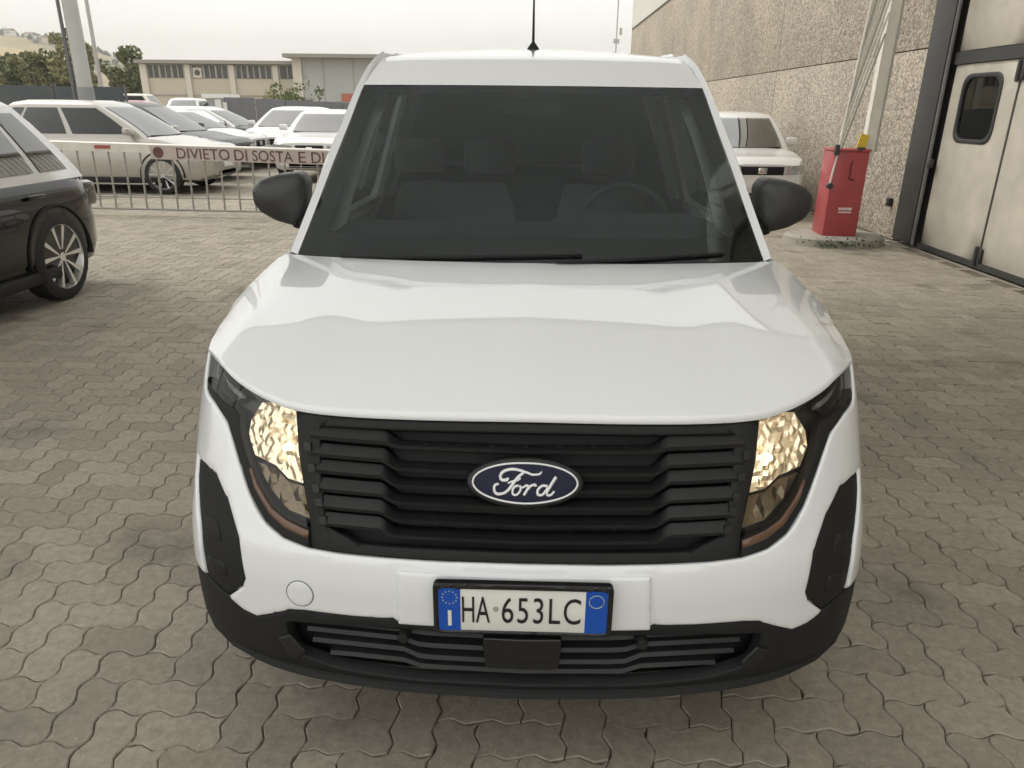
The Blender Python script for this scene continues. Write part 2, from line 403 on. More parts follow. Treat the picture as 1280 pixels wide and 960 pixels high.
# ------------------------------------------------------------------ warehouse on the right
def pebble_mat():
    m = bpy.data.materials.new('exposed_pebble_concrete'); m.use_nodes = True; t = m.node_tree; b = t.nodes['Principled BSDF']; L = t.links
    geo = N(t, 'ShaderNodeNewGeometry')
    ns = N(t, 'ShaderNodeTexNoise'); ns.inputs['Scale'].default_value = 20; ns.inputs['Detail'].default_value = 2; L.new(geo.outputs['Position'], ns.inputs['Vector'])
    ad = N(t, 'ShaderNodeVectorMath', operation='MULTIPLY_ADD'); ad.inputs[1].default_value = (.05, .05, .05); L.new(ns.outputs['Color'], ad.inputs[0]); L.new(geo.outputs['Position'], ad.inputs[2])
    vo = N(t, 'ShaderNodeTexVoronoi'); vo.inputs['Scale'].default_value = 34; L.new(ad.outputs['Vector'], vo.inputs['Vector'])
    sp = N(t, 'ShaderNodeSeparateColor'); L.new(vo.outputs['Color'], sp.inputs['Color'])
    cr_ = N(t, 'ShaderNodeValToRGB'); e = cr_.color_ramp; e.interpolation = 'CONSTANT'
    cols = [(0, (0.286, 0.254, 0.209)), (0.18, (0.459, 0.405, 0.332)), (0.34, (0.344, 0.297, 0.242)), (0.48, (0.516, 0.452, 0.368)), (0.62, (0.408, 0.358, 0.299)), (0.76, (0.574, 0.52, 0.436)), (0.9, (0.387, 0.322, 0.256))]
    e.elements[0].color = (*cols[0][1], 1); e.elements[1].position = cols[1][0]; e.elements[1].color = (*cols[1][1], 1)
    for p_, c_ in cols[2:]:
        el = e.elements.new(p_); el.color = (*c_, 1)
    L.new(sp.outputs['Red'], cr_.inputs['Fac'])
    ed = N(t, 'ShaderNodeMapRange'); ed.inputs['From Min'].default_value = .45; ed.inputs['From Max'].default_value = .85; ed.inputs['To Min'].default_value = 1.08; ed.inputs['To Max'].default_value = .70; L.new(vo.outputs['Distance'], ed.inputs['Value'])
    nl = N(t, 'ShaderNodeTexNoise'); nl.inputs['Scale'].default_value = .7; nl.inputs['Detail'].default_value = 6; L.new(geo.outputs['Position'], nl.inputs['Vector'])
    rl_ = N(t, 'ShaderNodeMapRange'); rl_.inputs['From Min'].default_value = .3; rl_.inputs['From Max'].default_value = .7; rl_.inputs['To Min'].default_value = .80; rl_.inputs['To Max'].default_value = 1.06; L.new(nl.outputs['Fac'], rl_.inputs['Value'])
    mu = N(t, 'ShaderNodeMath', operation='MULTIPLY'); L.new(ed.outputs['Result'], mu.inputs[0]); L.new(rl_.outputs['Result'], mu.inputs[1])
    v = N(t, 'ShaderNodeVectorMath', operation='SCALE'); L.new(cr_.outputs['Color'], v.inputs[0]); L.new(mu.outputs['Value'], v.inputs['Scale']); L.new(v.outputs['Vector'], b.inputs['Base Color'])
    b.inputs['Roughness'].default_value = .85
    inv = N(t, 'ShaderNodeMath', operation='SUBTRACT'); inv.inputs[0].default_value = 1; L.new(vo.outputs['Distance'], inv.inputs[1])
    bp = N(t, 'ShaderNodeBump'); bp.inputs['Strength'].default_value = .7; bp.inputs['Distance'].default_value = .012; L.new(inv.outputs['Value'], bp.inputs['Height']); L.new(bp.outputs['Normal'], b.inputs['Normal'])
    return m
PEB = pebble_mat(); CONC = mat('plain_concrete', (.34, .32, .28), .85, noise=(3, .2), bump=(60, .3, .004))
WX = 4.72
WH = thing('warehouse', 'warehouse wall of exposed pebble concrete panels with white ribbed cladding on top', 'building', (WX + .2, 16, 0), world=True)
def wpanel(y0, y1, z0, z1):
    MB().box((WX + .10, (y0 + y1) / 2, (z0 + z1) / 2), (.20, y1 - y0 - .012, z1 - z0 - .014), bev=.006).build('precast_panel', PEB, WH)
for y0 in (8.40, 14.2, 20.0, 25.85, 31.7):
    wpanel(y0, y0 + 5.84, -.02, 2.26); wpanel(y0, y0 + 5.84, 2.26, 5.12)
for y0, y1 in ((-2.4, 3.62), (-8.2, -2.4)):
    wpanel(y0, y1, -.02, 2.26); wpanel(y0, y1, 2.26, 5.12)
wpanel(3.62, 8.40, 4.35, 5.12)
MB().box((WX + .14, 14.6, 2.5), (.06, 46.2, 5.2)).build('wall_core', mat('joint_dark', (.10, .095, .085), .9), WH, False)
cl = MB(); ring = []
for k in range(int(46 / .23)):
    y = -8.2 + k * .23
    ring += [(WX - .02, y), (WX - .02, y + .10), (WX + .02, y + .12), (WX + .02, y + .21)]
cl.loft([[Vector((x, y, z)) for x, y in ring] for z in (5.12, 6.9)], cap=False, closed=False)
cl.build('ribbed_cladding', mat('cladding_white', (.72, .71, .66), .5, noise=(2, .06)), WH, False)
MB().box((WX - .005, 14.6, 5.12), (.08, 45.7, .035)).build('cladding_flashing', mat('flashing_grey', (.22, .215, .20), .6), WH, False)
MB().box((WX + 8, 37.56, 2.9), (16, .15, 5.9)).build('gable_wall', CONC, WH, False)
MB().box((WX + 8, 14.6, 6.95), (16.2, 46, .1)).build('roof', CONC, WH, False)
MB().box((WX - .03, 8.62, .44), (.06, .08, .10), bev=.008).build('wall_socket', mat('socket_black', (.02, .02, .02), .6), WH)
# sliding door
DRR = thing('industrial_door', 'tall cream panelled industrial door with small rounded window and black hinges', 'door', (WX + .05, 5.9, 0), world=True)
DW = mat('door_cream', (.54, .505, .43), .55, noise=(2.6, .17), bump=(25, .08, .002)); STB = mat('door_dark_steel', (.045, .045, .043), .55, noise=(8, .25))
DGR = mat('door_grey_steel', (.16, .16, .155), .5, noise=(8, .2))
dx = WX + .045
def leaf(y0, y1, z0, z1, hole=None):
    fdoor = lambda u, v: (Vector((dx, u, v)), Vector((-1, 0, 0)))
    return panel('door_leaf', [(y0, z0), (y1, z0), (y1, z1), (y0, z1)], fdoor, DW, DRR, off=0, thick=.045, res=.35, edge=.006, holes=[hole] if hole else ())
wh = rounded([(6.87, 1.26), (7.55, 1.26), (7.55, 1.905), (6.87, 1.905)], .16, 6)
lf = leaf(6.60, 7.80, .05, 2.04, wh)
fdoor = lambda u, v: (Vector((dx, u, v)), Vector((-1, 0, 0)))
wo2 = [(u + (.035 if u > 7.2 else -.035), v + (.035 if v > 1.6 else -.035)) for u, v in wh]
panel('window_frame', wo2, fdoor, mat('window_rubber', (.03, .03, .03), .5), lf, off=.012, thick=.03, res=.06, edge=.01, holes=[[(u - (.012 if u > 7.2 else -.012), v - (.012 if v > 1.6 else -.012)) for u, v in wh]])
panel('window_pane', wh, fdoor, glass('door_glass', (.30, .33, .32), 1.55), lf, off=-.012, thick=0, res=.2, edge=0)
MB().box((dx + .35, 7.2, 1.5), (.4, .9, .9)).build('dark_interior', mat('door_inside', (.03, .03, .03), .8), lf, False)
leaf(5.33, 6.56, .05, 2.04); leaf(4.06, 5.29, .05, 2.04)
leaf(6.60, 7.80, 2.18, 4.3); leaf(5.33, 6.56, 2.18, 4.3); leaf(4.06, 5.29, 2.18, 4.3)
for yy in (6.58, 5.31):
    MB().box((dx + .02, yy, 2.2), (.03, .05, 4.3)).build('leaf_gap', STB, DRR, False)
    for zz in (.12, 1.93, 3.4):
        hg = MB(); hg.box((dx - .012, yy, zz), (.03, .13, .17), bev=.012); hg.lathe([(.018, -.10), (.018, .10)], (dx - .035, yy, zz), 'z', 10); hg.build('hinge', STB, DRR)
MB().box((dx + .006, 5.93, 2.11), (.05, 3.80, .125)).build('header_rail', STB, DRR, False)
MB().box((dx + .004, 5.93, .022), (.05, 3.80, .055)).build('bottom_seal', STB, DRR, False)
MB().box((WX - .012, 8.13, 2.2), (.06, .46, 4.36), bev=.008).build('jamb', STB, DRR)
MB().tube([(WX - .02, 7.865, .02), (WX - .02, 7.865, 4.4)], .022, 8).build('guide_rail', DGR, DRR)
MB().box((WX - .012, 3.85, 2.2), (.06, .40, 4.36), bev=.008).build('jamb', STB, DRR)
MB().box((WX - .03, 7.80, .98), (.05, .06, .10), bev=.008).build('latch', STB, DRR)
# canopy over the yard, joined to the warehouse
CP = thing('canopy', 'wide translucent sheet canopy on steel beams spanning the paved yard above the van', 'canopy', (-1.8, 1.2, 0), world=True)
CU = translucent('polycarbonate_sheet', (.66, .66, .65), .36); CS = mat('canopy_steel', (.7, .7, .68), .6)
CY0, CY1, CX0, CX1, CZ = -1.0, 6.4, -9.0, 4.70, 5.9
cs_ = MB(); prof = []
for k in range(int((CX1 - CX0) / .30)):
    x = CX0 + k * .30; prof += [(x, CZ), (x + .17, CZ), (x + .20, CZ + .015), (x + .27, CZ + .015)]
cs_.loft([[Vector((x, y, z)) for x, z in prof] for y in (CY0, CY1)], cap=False, closed=False); cs_.build('deck', CU, CP, False)
for y in (CY0 + .1, CY1 - .1): MB().box(((CX0 + CX1) / 2, y, CZ - .13), (CX1 - CX0, .14, .24)).build('beam', CS, CP, False)
for y in (CY0 + .1, 2.2): MB().box((CX0 + .2, y, CZ / 2 - .13), (.2, .2, CZ - .26)).build('column', CS, CP, False)
# ------------------------------------------------------------------ the delivery van
WHITE = mat('van_white_paint', (.78, .80, .815), .30, coat=1., noise=(1.3, .012), coat_ior=1.75)
PLAST = mat('black_textured_plastic', (.012, .0125, .013), .62, spec=.32, noise=(60, .15), bump=(900, .25, .0006))
PLAST2 = mat('grille_black_plastic', (.014, .0145, .015), .42, spec=.4, noise=(30, .1))
DEEP = mat('recess_black', (.006, .006, .007), .7)
GLOSSB = mat('lamp_housing_black', (.012, .012, .013), .18, noise=(30, .1))
RUB = mat('tyre_rubber', (.02, .02, .02), .82, noise=(25, .25), bump=(120, .3, .002))
GLASSW = glass('windscreen_glass', (.90, .95, .93), 1.54, gcol=(.90, 1., 1.03))
GLASSS = glass('side_glass', (.88, .93, .90), 1.5)
CLEAR = glass('clear_lamp_cover', (.96, .96, .95), 1.42)
FRIT = mat('glass_border_black', (.008, .009, .010), .35)
INTD = mat('interior_dark', (.030, .034, .034), .75, noise=(40, .2))
INTL = mat('interior_pale_trim', (.85, .88, .84), .6)
VAN = thing('delivery_van', 'white delivery van with lit headlights and black front grille', 'van', (0, 2.1, 0), world=True)
PL = [(0, 0), (.25, .01), (.5, .042), (.65, .085), (.75, .145), (.81, .215), (.85, .31), (.872, .42), (.883, .55), (.888, .75), (.89, 1.0)]
UA = [0]
for a, b in zip(PL, PL[1:]): UA.append(UA[-1] + hypot(b[0] - a[0], b[1] - a[1]))
PXf = hermite(UA, [p[0] for p in PL]); PYf = hermite(UA, [p[1] for p in PL])
QZ = hermite([.18, .22, .26, .30, .36, .45, .55, .62, .66, .75, .85, .92, .96, 1.0], [.12, .07, .04, .02, .006, 0, 0, .01, .025, .06, .105, .145, .175, .21])
TZ = hermite([.18, .22, .28, .36, .45, .55, .65, .8, .95, 1.05], [.10, .07, .03, .006, .006, .012, .02, .03, .038, .045])
def S0(u, z):
    s = -1 if u < 0 else 1; u = abs(u)
    return Vector((s * PXf(u) * (1 - TZ(z)), PYf(u) + QZ(z), z))
def SF(u, z):
    h = 2e-3; p = S0(u, z); du = S0(u + h, z) - S0(u - h, z); dz = S0(u, z + h) - S0(u, z - h)
    n = du.cross(dz).normalized()
    return p, n
def on(u, z, off=0.):
    p, n = SF(u, z); return p + n * off
def both(half): # closed outline from a right half that starts and ends on the centre line
    return half + [(-u, z) for u, z in reversed(half) if u > 1e-6]
HE = [(.90, .972), (.7845, .9656), (.7182, .9494), (.6607, .9351), (.5932, .9203), (.5335, .911), (.4502, .9083), (.3371, .9094), (.1738, .9116), (0, .9142)]
HIN = [(.5335, .911), (.521, .8351), (.5025, .7676), (.4817, .6953), (.4764, .6427)]
HOUT = [(.5414, .6557), (.5901, .6811), (.6337, .7281), (.6721, .7871), (.6975, .8263), (.7269, .863), (.7865, .8887), (.847, .8998), (.8706, .9221), (.90, .972)]
GBOT = [(.4764, .6427), (.4124, .6398), (.3037, .6396), (.1631, .6392), (0, .6411)]
WBOT = [(.6992, .4767), (.6532, .4553), (.6152, .4484), (.5700, .4670), (.5231, .488), (.4888, .4915), (.3757, .4928), (.283, .4971), (.2689, .4868), (.1784, .4882), (0, .4885)]
TIN = [(.8666, .7536), (.80, .7560), (.7455, .7486), (.6965, .7039), (.657, .6361), (.6393, .5456), (.6512, .5176), (.6992, .4767)]
TOUT = [(.7916, .4990), (.8000, .5500), (.8141, .6231), (.8500, .6750), (.8676, .7087)]
# -- front bumper, white
fb = [(0, .6411)] + GBOT[::-1][1:] + spline(HOUT, 32) + [(.94, .968), (1.07, .945), (1.07, .505)] + TOUT + TIN + WBOT[1:]
def clean(p):
    out = []
    for q in p:
        if not out or hypot(q[0] - out[-1][0], q[1] - out[-1][1]) > 1e-4: out.append(q)
    return out
panel('front_bumper', clean(both(fb)), SF, WHITE, VAN, res=.014, edge=.005, thick=.02)
# -- lower black bumper with its air intake
LOPEN = [(0, .4690), (.20, .4680), (.3791, .4622), (.5450, .4500), (.5300, .3640), (.4377, .3285), (.2406, .3150), (0, .3170)]
lb = [(0, .4865), (.1784, .4862), (.2689, .4848), (.2850, .4951), (.3757, .4908), (.4888, .4895), (.5231, .486), (.57, .465), (.6152, .4464), (.6532, .4533), (.6992, .4747), (.7916, .497), (1.07, .503), (1.07, .27), (.9, .25), (.6, .243), (.3, .243), (0, .243)]
panel('lower_bumper', both(lb), SF, PLAST, VAN, off=-.004, res=.016, edge=.004, thick=.03, holes=[rounded(both(LOPEN), .02)])
panel('intake_recess', both([(0, .475), (.58, .465), (.58, .32), (.47, .275), (0, .255)]), SF, DEEP, VAN, off=-.055, res=.06, edge=0, thick=.01)
def strip(name, pts, m, parent, prof, n=None, rng=None):
    """sweep of a small section along (u, z) points on the fascia; prof(t) -> list of (dz, off)"""
    pts = spline(pts, n) if n else pts
    rings = []
    for i, (u, z) in enumerate(pts):
        rings.append([on(u, z + dz, of) for dz, of in prof(i / (len(pts) - 1), u)])
    return MB().loft(rings).build(name, m, parent, angle=30)
def symz(pts): return [(-u, z) for u, z in reversed(pts) if u > 1e-6] + pts
for zc, zo, ww in ((.448, .454, .50), (.412, .428, .50), (.376, .396, .49), (.344, .362, .45)):
    strip('intake_slat', symz([(0, zc), (.20, zc), (.235, zc + .002), (.27, zo), (.40, zo), (ww, zo - .004)]), PLAST2, VAN,
          lambda t, u: [(-.004, -.055), (-.009, -.028), (-.005, -.020), (.003, -.026), (.010, -.055)])
strip('splitter_lip', symz([(u, .290 + .06 * (u / .9)**3) for u in (0, .1, .2, .3, .4, .48, .56, .64, .72, .80, .86, .92)]), PLAST, VAN,
      lambda t, u: [(dz, of if of < 0 else -.010 + (of + .010) * max(.0, 1 - (abs(u) / .92)**4)) for dz, of in ((.012, -.02), (.008, .004), (.0, .013), (-.006, .010), (-.010, -.02))])
panel('radar_cover', rounded([(-.087, .462), (.087, .462), (.082, .376), (-.082, .376)], .008), SF, GLOSSB, VAN, off=.002, res=.03, edge=.004, thick=.03)
for s in (-1, 1):
    panel('fog_blank', rounded([(s * .566, .401), (s * .533, .419), (s * .497, .374), (s * .530, .343)], .006), SF, PLAST2, VAN, off=.003, res=.02, edge=.004)
    q = on(s * .262, .4535, -.004); n = SF(s * .262, .4535)[1]
    ps = MB(); ps.lathe([(.0001, -.02), (.012, -.02), (.013, .010), (.011, .014), (.0001, .015)], (0, 0, 0), 'z', 16)
    rot = n.to_track_quat('Z', 'Y').to_matrix(); ps.v = [q + rot @ Vector(v) for v in ps.v]; ps.build('parking_sensor', PLAST2, VAN)
    # corner trim
    ct = [(s * u, z) for u, z in [(.8666, .7516), (.80, .7540), (.7475, .7466), (.6985, .7029), (.659, .6356), (.6413, .5456), (.6532, .5186), (.7012, .4795), (.7900, .501), (.7985, .5500), (.8125, .6231), (.8485, .6755), (.8656, .7087)]]
    co = panel('corner_trim', ct, SF, PLAST, VAN, off=-.006, res=.014, edge=.004, thick=.02)
    panel('vent_pocket', [(s * u, z) for u, z in [(.735, .655), (.79, .645), (.775, .60), (.715, .615)]], SF, DEEP, co, off=-.003, res=.03, edge=.002)
    panel('vent_pocket', [(s * u, z) for u, z in [(.71, .565), (.775, .56), (.765, .52), (.70, .53)]], SF, DEEP, co, off=-.003, res=.03, edge=.002)
# towing eye cover
def circ(u, z, a, b, n=24): return [(u + a * cos(2 * pi * k / n), z + b * sin(2 * pi * k / n)) for k in range(n)]
panel('tow_eye_groove', circ(-.498, .5362, .0335, .0335), SF, mat('shut_line', (.16, .16, .16), .7), VAN, off=.0006, res=.02, edge=0)
panel('tow_eye_cover', circ(-.498, .5362, .031, .031), SF, WHITE, VAN, off=.0018, res=.015, edge=.001)
# -- number plate
flat = lambda u, z: (Vector((u, -.012, z)), Vector((0, -1, 0)))
panel('plate_bracket', rounded([(-.274, .6185), (.274, .6185), (.278, .4895), (-.272, .4895)], .006), SF, WHITE, VAN, off=.008, res=.015, edge=.005, thick=.012)
NP = panel('number_plate', rounded([(-.1805, .609), (.1805, .609), (.1805, .498), (-.1805, .498)], .008), flat, mat('plate_white', (.74, .74, .70), .45, noise=(9, .05)), VAN, off=.008, res=.05, edge=.0015)
panel('plate_frame', rounded([(-.188, .619), (.188, .619), (.188, .492), (-.188, .492)], .012), flat, GLOSSB, NP, off=.012, thick=.016, res=.03, edge=.003,
      holes=[rounded([(-.177, .605), (.177, .605), (.177, .500), (-.177, .500)], .008)])
BLUE = mat('plate_blue', (.006, .075, .42), .45)
for s in (-1, 1):
    bd = panel('blue_band', [(s * .177, .607), (s * .131, .607), (s * .131, .499), (s * .177, .499)], flat, BLUE, NP, off=.0092, res=.05, edge=0, thick=.001)
fp = lambda x, y: (x, -.012 - .0098, y)
INK = mat('plate_ink', (.012, .012, .014), .5)
text_mesh('HA', .1, fp, 'letter', INK, NP, fit=(-.1275, -.0690, .5215, .5865))
text_mesh('653LC', .1, fp, 'letter', INK, NP, fit=(-.0440, .1215, .5215, .5865), space=1.12)
MB().lathe([(.0001, -.0005), (.006, -.0005), (.006, .0008), (.0001, .0008)], (-.0565, -.0215, .556), 'y', 14).build('state_seal', mat('seal_grey', (.35, .35, .34), .5), NP)
PALE = mat('plate_pale_print', (.72, .73, .70), .5); YEL = mat('plate_star_yellow', (.35, .42, .40), .5)
text_mesh('I', .060, fp, 'country_letter', PALE, NP, fit=(-.1575, -.1500, .512, .551))
for k in range(12):
    a = 2 * pi * k / 12
    MB().box((-.1535 + .0155 * cos(a), -.0216, .583 + .0155 * sin(a)), (.0030, .0006, .0030)).build('star', YEL, NP, False)
MB().tube([(.1535 + .0155 * cos(2 * pi * k / 24), -.0215, .580 + .0155 * sin(2 * pi * k / 24)) for k in range(25)], .0011, 6).build('year_ring', YEL, NP)
for sx_ in (-.16, .16):
    for zz in (.502, .6045): MB().lathe([(.0001, 0), (.0025, 0), (.002, .0015), (.0001, .0018)], (sx_, -.0205, zz), 'y', 10).build('screw', mat('screw_steel', (.4, .42, .45), .3, .8), NP)
# -- radiator grille
panel('grille_backing', both(HE[5:][::-1] + [(.524, .8351), (.505, .7676), (.484, .6953), (.479, .648)] + [(.4124, .6398), (.3037, .6396), (.1631, .6392), (0, .6411)]), SF, DEEP, VAN, off=-.05, res=.05, edge=0, thick=.01)
gf_out = [(0, .9135), (.1738, .9109), (.3371, .9087), (.4502, .9076), (.5325, .910), (.520, .8351), (.5015, .7676), (.4807, .6953), (.4754, .6440), (.4124, .6412), (.3037, .641), (.1631, .6406), (0, .6425)]
gf_in = [(0, .894), (.1738, .892), (.3371, .890), (.43, .888), (.470, .886), (.462, .80), (.442, .69), (.39, .672), (.37, .662), (0, .662)]
GF = panel('grille_frame', both(gf_out), SF, PLAST, VAN, off=-.006, res=.03, edge=.004, thick=.03, holes=[both(gf_in)])
rows = [(.872, .8660, .470), (.838, .8230, .465), (.806, .7900, .458), (.770, .7570, .450), (.736, .7220, .440), (.702, .6900, .432)]
for zo, zc, ue in rows:
    def prof(t, u):
        k = min(1, max(0, (abs(u) - .285) / .035)); k = k * k * (3 - 2 * k); e = min(1, max(0, (abs(u) - .41) / .05))
        top = .006 + .011 * k; d = .010 * (1 - k)
        return [(-.012, -.055), (-.011, -.006 - d * .2), (-.004, -.001 - d * .2), (top, -.014 - d), (top + .004, -.055)]
    strip('grille_slat', symz([(0, zc), (.10, zc), (.20, zc), (.25, zc), (.285, zc), (.297, zc + .3 * (zo - zc)), (.309, zc + .7 * (zo - zc)), (.32, zo), (.36, zo), (.41, zo), (.44, zo), (ue + .022, zo)]), PLAST2, VAN, prof)
for zz in (.845, .804, .765, .7376, .703):
    for s in (-1, 1):
        uu_ = .4963 - (.845 - zz) * .33
        panel('grille_stud', [(s * (uu_ - .009), zz + .008), (s * (uu_ + .007), zz + .008), (s * (uu_ + .005), zz - .008), (s * (uu_ - .011), zz - .008)], SF, PLAST2, VAN, off=.002, res=.02, edge=.002, thick=.01)
for k in range(9):
    u = -.30 + k * .075
    MB().box(on(u, .869, -.016), (.010, .006, .003)).build('grille_slot', DEEP, VAN, False)
for u in (-.20, -.07, .10, .205):
    MB().box(on(u, .705, -.045), (.006, .01, .05)).build('grille_rib', PLAST2, VAN, False)
# -- badge
BD = panel('badge', circ(0, .800, .127, .0485, 40), SF, PLAST2, VAN, off=.010, res=.02, edge=.006, thick=.05)
panel('badge_field', circ(0, .800, .116, .0405, 40), SF, mat('badge_navy', (.007, .010, .032), .55, spec=.3), BD, off=.0118, res=.02, edge=.001)
CHR = mat('badge_silver', (.78, .79, .80), .28, .35)
MB().tube([on(.113 * cos(2 * pi * k / 48), .800 + .038 * sin(2 * pi * k / 48), .0125) for k in range(49)], .0022, 8).build('badge_ring', CHR, BD)
def zb_(x, y): return on((x - 648) / 437 * .113, .800 - (y - 286 - (x - 648) * .03) / 148 * .0385, .0128)
script = [([(785, 203), (765, 222), (715, 225), (660, 207), (600, 190), (545, 183), (490, 190), (452, 212), (440, 240), (458, 262), (490, 262), (512, 246)], 7, 12),
          ([(640, 207), (600, 232), (565, 268), (538, 302), (508, 336), (470, 358), (425, 364), (396, 345), (391, 315), (410, 292), (432, 290)], 10, 9),
          ([(505, 286), (540, 271), (585, 263), (612, 244)], 6, 7),
          ([(600, 300), (570, 306), (548, 332), (546, 358), (570, 371), (600, 354), (615, 325), (603, 301), (625, 316), (652, 306)], 8, 7),
          ([(640, 307), (664, 300), (674, 312), (656, 345), (640, 373)], 8, 9), ([(668, 332), (700, 302), (728, 297), (738, 312)], 8, 9),
          ([(838, 312), (800, 305), (765, 322), (750, 350), (758, 373), (785, 374), (815, 350), (842, 318)], 9, 8), ([(906, 244), (872, 290), (842, 335), (828, 362), (836, 378), (858, 376), (893, 348)], 11, 7)]
for pts, w0, w1 in script:
    sp = spline(pts, 26)
    MB().tube([zb_(x, y) for x, y in sp], [1.35 * (w0 + (w1 - w0) * i / 25) / 437 * .113 * (1 if 0 < i < 25 else .6) for i in range(26)], 8).build('badge_script', CHR, BD)
# -- headlights
LAMPON = mat('lamp_filament', (1, .8, .5), .5, emit=((1., .72, .36), 9))
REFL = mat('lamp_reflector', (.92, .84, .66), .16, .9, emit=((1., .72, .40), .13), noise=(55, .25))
DCHR = mat('lamp_dark_chrome', (.20, .16, .105), .2, .75, noise=(40, .3))
AMB = mat('lamp_trim_amber', (.11, .055, .03), .3, coat=.5, noise=(20, .3))  # dark amber tone of the strip along the lower lamp trim
for s in (-1, 1):
    f = lambda pts: [(s * u, z) for u, z in pts]
    hl = HE[:6] + HIN[1:] + HOUT[:-1]
    HLo = panel('headlight', f(hl), SF, GLOSSB, VAN, off=-.035, res=.025, edge=0, thick=.02)
    # surround: lower brow and outer frame
    panel('lamp_surround', f([(.4770, .6440), (.5410, .6570), (.5895, .6825), (.6330, .7295), (.6710, .7880), (.6965, .8275), (.7260, .8645), (.7860, .8902), (.8460, .9015), (.8690, .9230), (.8600, .9180), (.7800, .9085), (.7300, .8960), (.7050, .8960), (.6860, .8850), (.6760, .8480), (.6500, .8030), (.6150, .7560), (.5700, .7130), (.5350, .6960), (.4830, .6800)]), SF, PLAST, HLo, off=-.003, res=.02, edge=.004, thick=.02)
    panel('amber_strip', f([(.4800, .6780), (.5350, .6940), (.5720, .7120), (.6170, .7560), (.6350, .7850), (.6420, .7840), (.6230, .7480), (.5800, .7010), (.5380, .6770), (.4810, .6620)]), SF, AMB, HLo, off=.0005, res=.02, edge=.002, thick=.006)
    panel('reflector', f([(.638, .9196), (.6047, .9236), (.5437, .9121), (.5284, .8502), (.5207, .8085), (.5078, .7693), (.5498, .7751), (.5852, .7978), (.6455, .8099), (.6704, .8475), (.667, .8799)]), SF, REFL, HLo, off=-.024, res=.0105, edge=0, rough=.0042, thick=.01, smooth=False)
    panel('lower_reflector', f([(.6401, .7980), (.5849, .7907), (.5495, .768), (.5076, .7632), (.4857, .6987), (.545, .7111), (.595, .7479)]), SF, DCHR, HLo, off=-.024, res=.016, edge=0, rough=.003, thick=.01, smooth=False)
    c = on(s * .556, .838, -.015); MB().lathe([(.0001, -.009), (.006, -.008), (.008, 0), (.006, .007), (.0001, .008)], c, 'y', 14).build('bulb', LAMPON, HLo)
    panel('daytime_lamp', f([(.86, .9560), (.8175, .9610), (.7559, .9450), (.7000, .9325), (.6900, .9190), (.7308, .9030), (.7506, .9030), (.7898, .916), (.8449, .9223)]), SF, mat('drl_dark', (.012, .012, .013), .15, coat=.5), HLo, off=-.018, res=.02, edge=.003, thick=.01)
    panel('light_guide', f([(.7850, .9520), (.7600, .9440), (.7000, .9290), (.6800, .9200), (.7050, .9180), (.7450, .9300)]), SF, mat('drl_grey', (.20, .20, .20), .2, coat=.5, noise=(60, .4)), HLo, off=-.010, res=.012, edge=.002, thick=.004, rough=.0012, smooth=False)
    panel('lamp_cover', f(HE[:6] + [(.521, .8351), (.5025, .7676), (.4840, .6820), (.5350, .6960), (.5700, .7130), (.6150, .7560), (.6500, .8030), (.6760, .8480), (.6860, .8850), (.7050, .8960), (.7300, .8960), (.7800, .9085), (.8600, .9180)]), SF, CLEAR, HLo, off=-.004, res=.03, edge=0, thick=.0)
# -- hood (bonnet): patch between leading edge, wings and windscreen
EDg = [(.795, .425, .968), (.813, .50, .977), (.822, .60, .996), (.819, .74, .0 + 1.024), (.806, .92, 1.058), (.789, 1.08, 1.087)]
BKg = [(0, .85, 1.114), (.266, .88, 1.109), (.523, .95, 1.101), (.700, 1.02, 1.093), (.789, 1.08, 1.087)]
NA, NTt = 61, 40
edp = spline(EDg, NTt); hep = spline([tuple(S0(u, z)) for u, z in HE[::-1][:-1]] + [EDg[0]], 31); bkp = spline(BKg, 31)
V = []
for j in range(NTt):
    t = j / (NTt - 1)
    for i in range(NA):
        a = (i - 30) / 30; k = abs(i - 30); sg = -1 if a < 0 else 1; A = abs(a)
        E_ = Vector(hep[k]); B_ = Vector(bkp[k]); L_ = Vector(edp[j]); c0 = Vector(hep[0]).lerp(Vector(bkp[0]), t)
        p = E_.lerp(B_, t)
        # pull the outer part onto the wing line
        lin = Vector(hep[30]).lerp(Vector(bkp[30]), t); p = p + (L_ - lin) * A**3
        fb_ = (1 - (1 - t)**5) * (1 - t)**.9 * 1.25
        p.z += .060 * fb_ * (1 - A**5); p.y -= .012 * fb_ * (1 - A**4)
        # two soft pressings
        p.z += .006 * exp(-((A - .62) / .09)**2) * sin(pi * min(1, t * 1.1)) * (1 - A**8)
        V.append((sg * p.x if A else 0, p.y, p.z))
FF = [(j * NA + i, j * NA + i + 1, (j + 1) * NA + i + 1, (j + 1) * NA + i) for j in range(NTt - 1) for i in range(NA - 1)]
# folded lip under the leading edge
b0 = len(V); V += [(x * .998, y + .012, z - .006) for x, y, z in V[:NA]]; FF += [(b0 + i, b0 + i + 1, i + 1, i) for i in range(NA - 1)]
mesh_obj('hood', V, FF, WHITE, VAN, True)
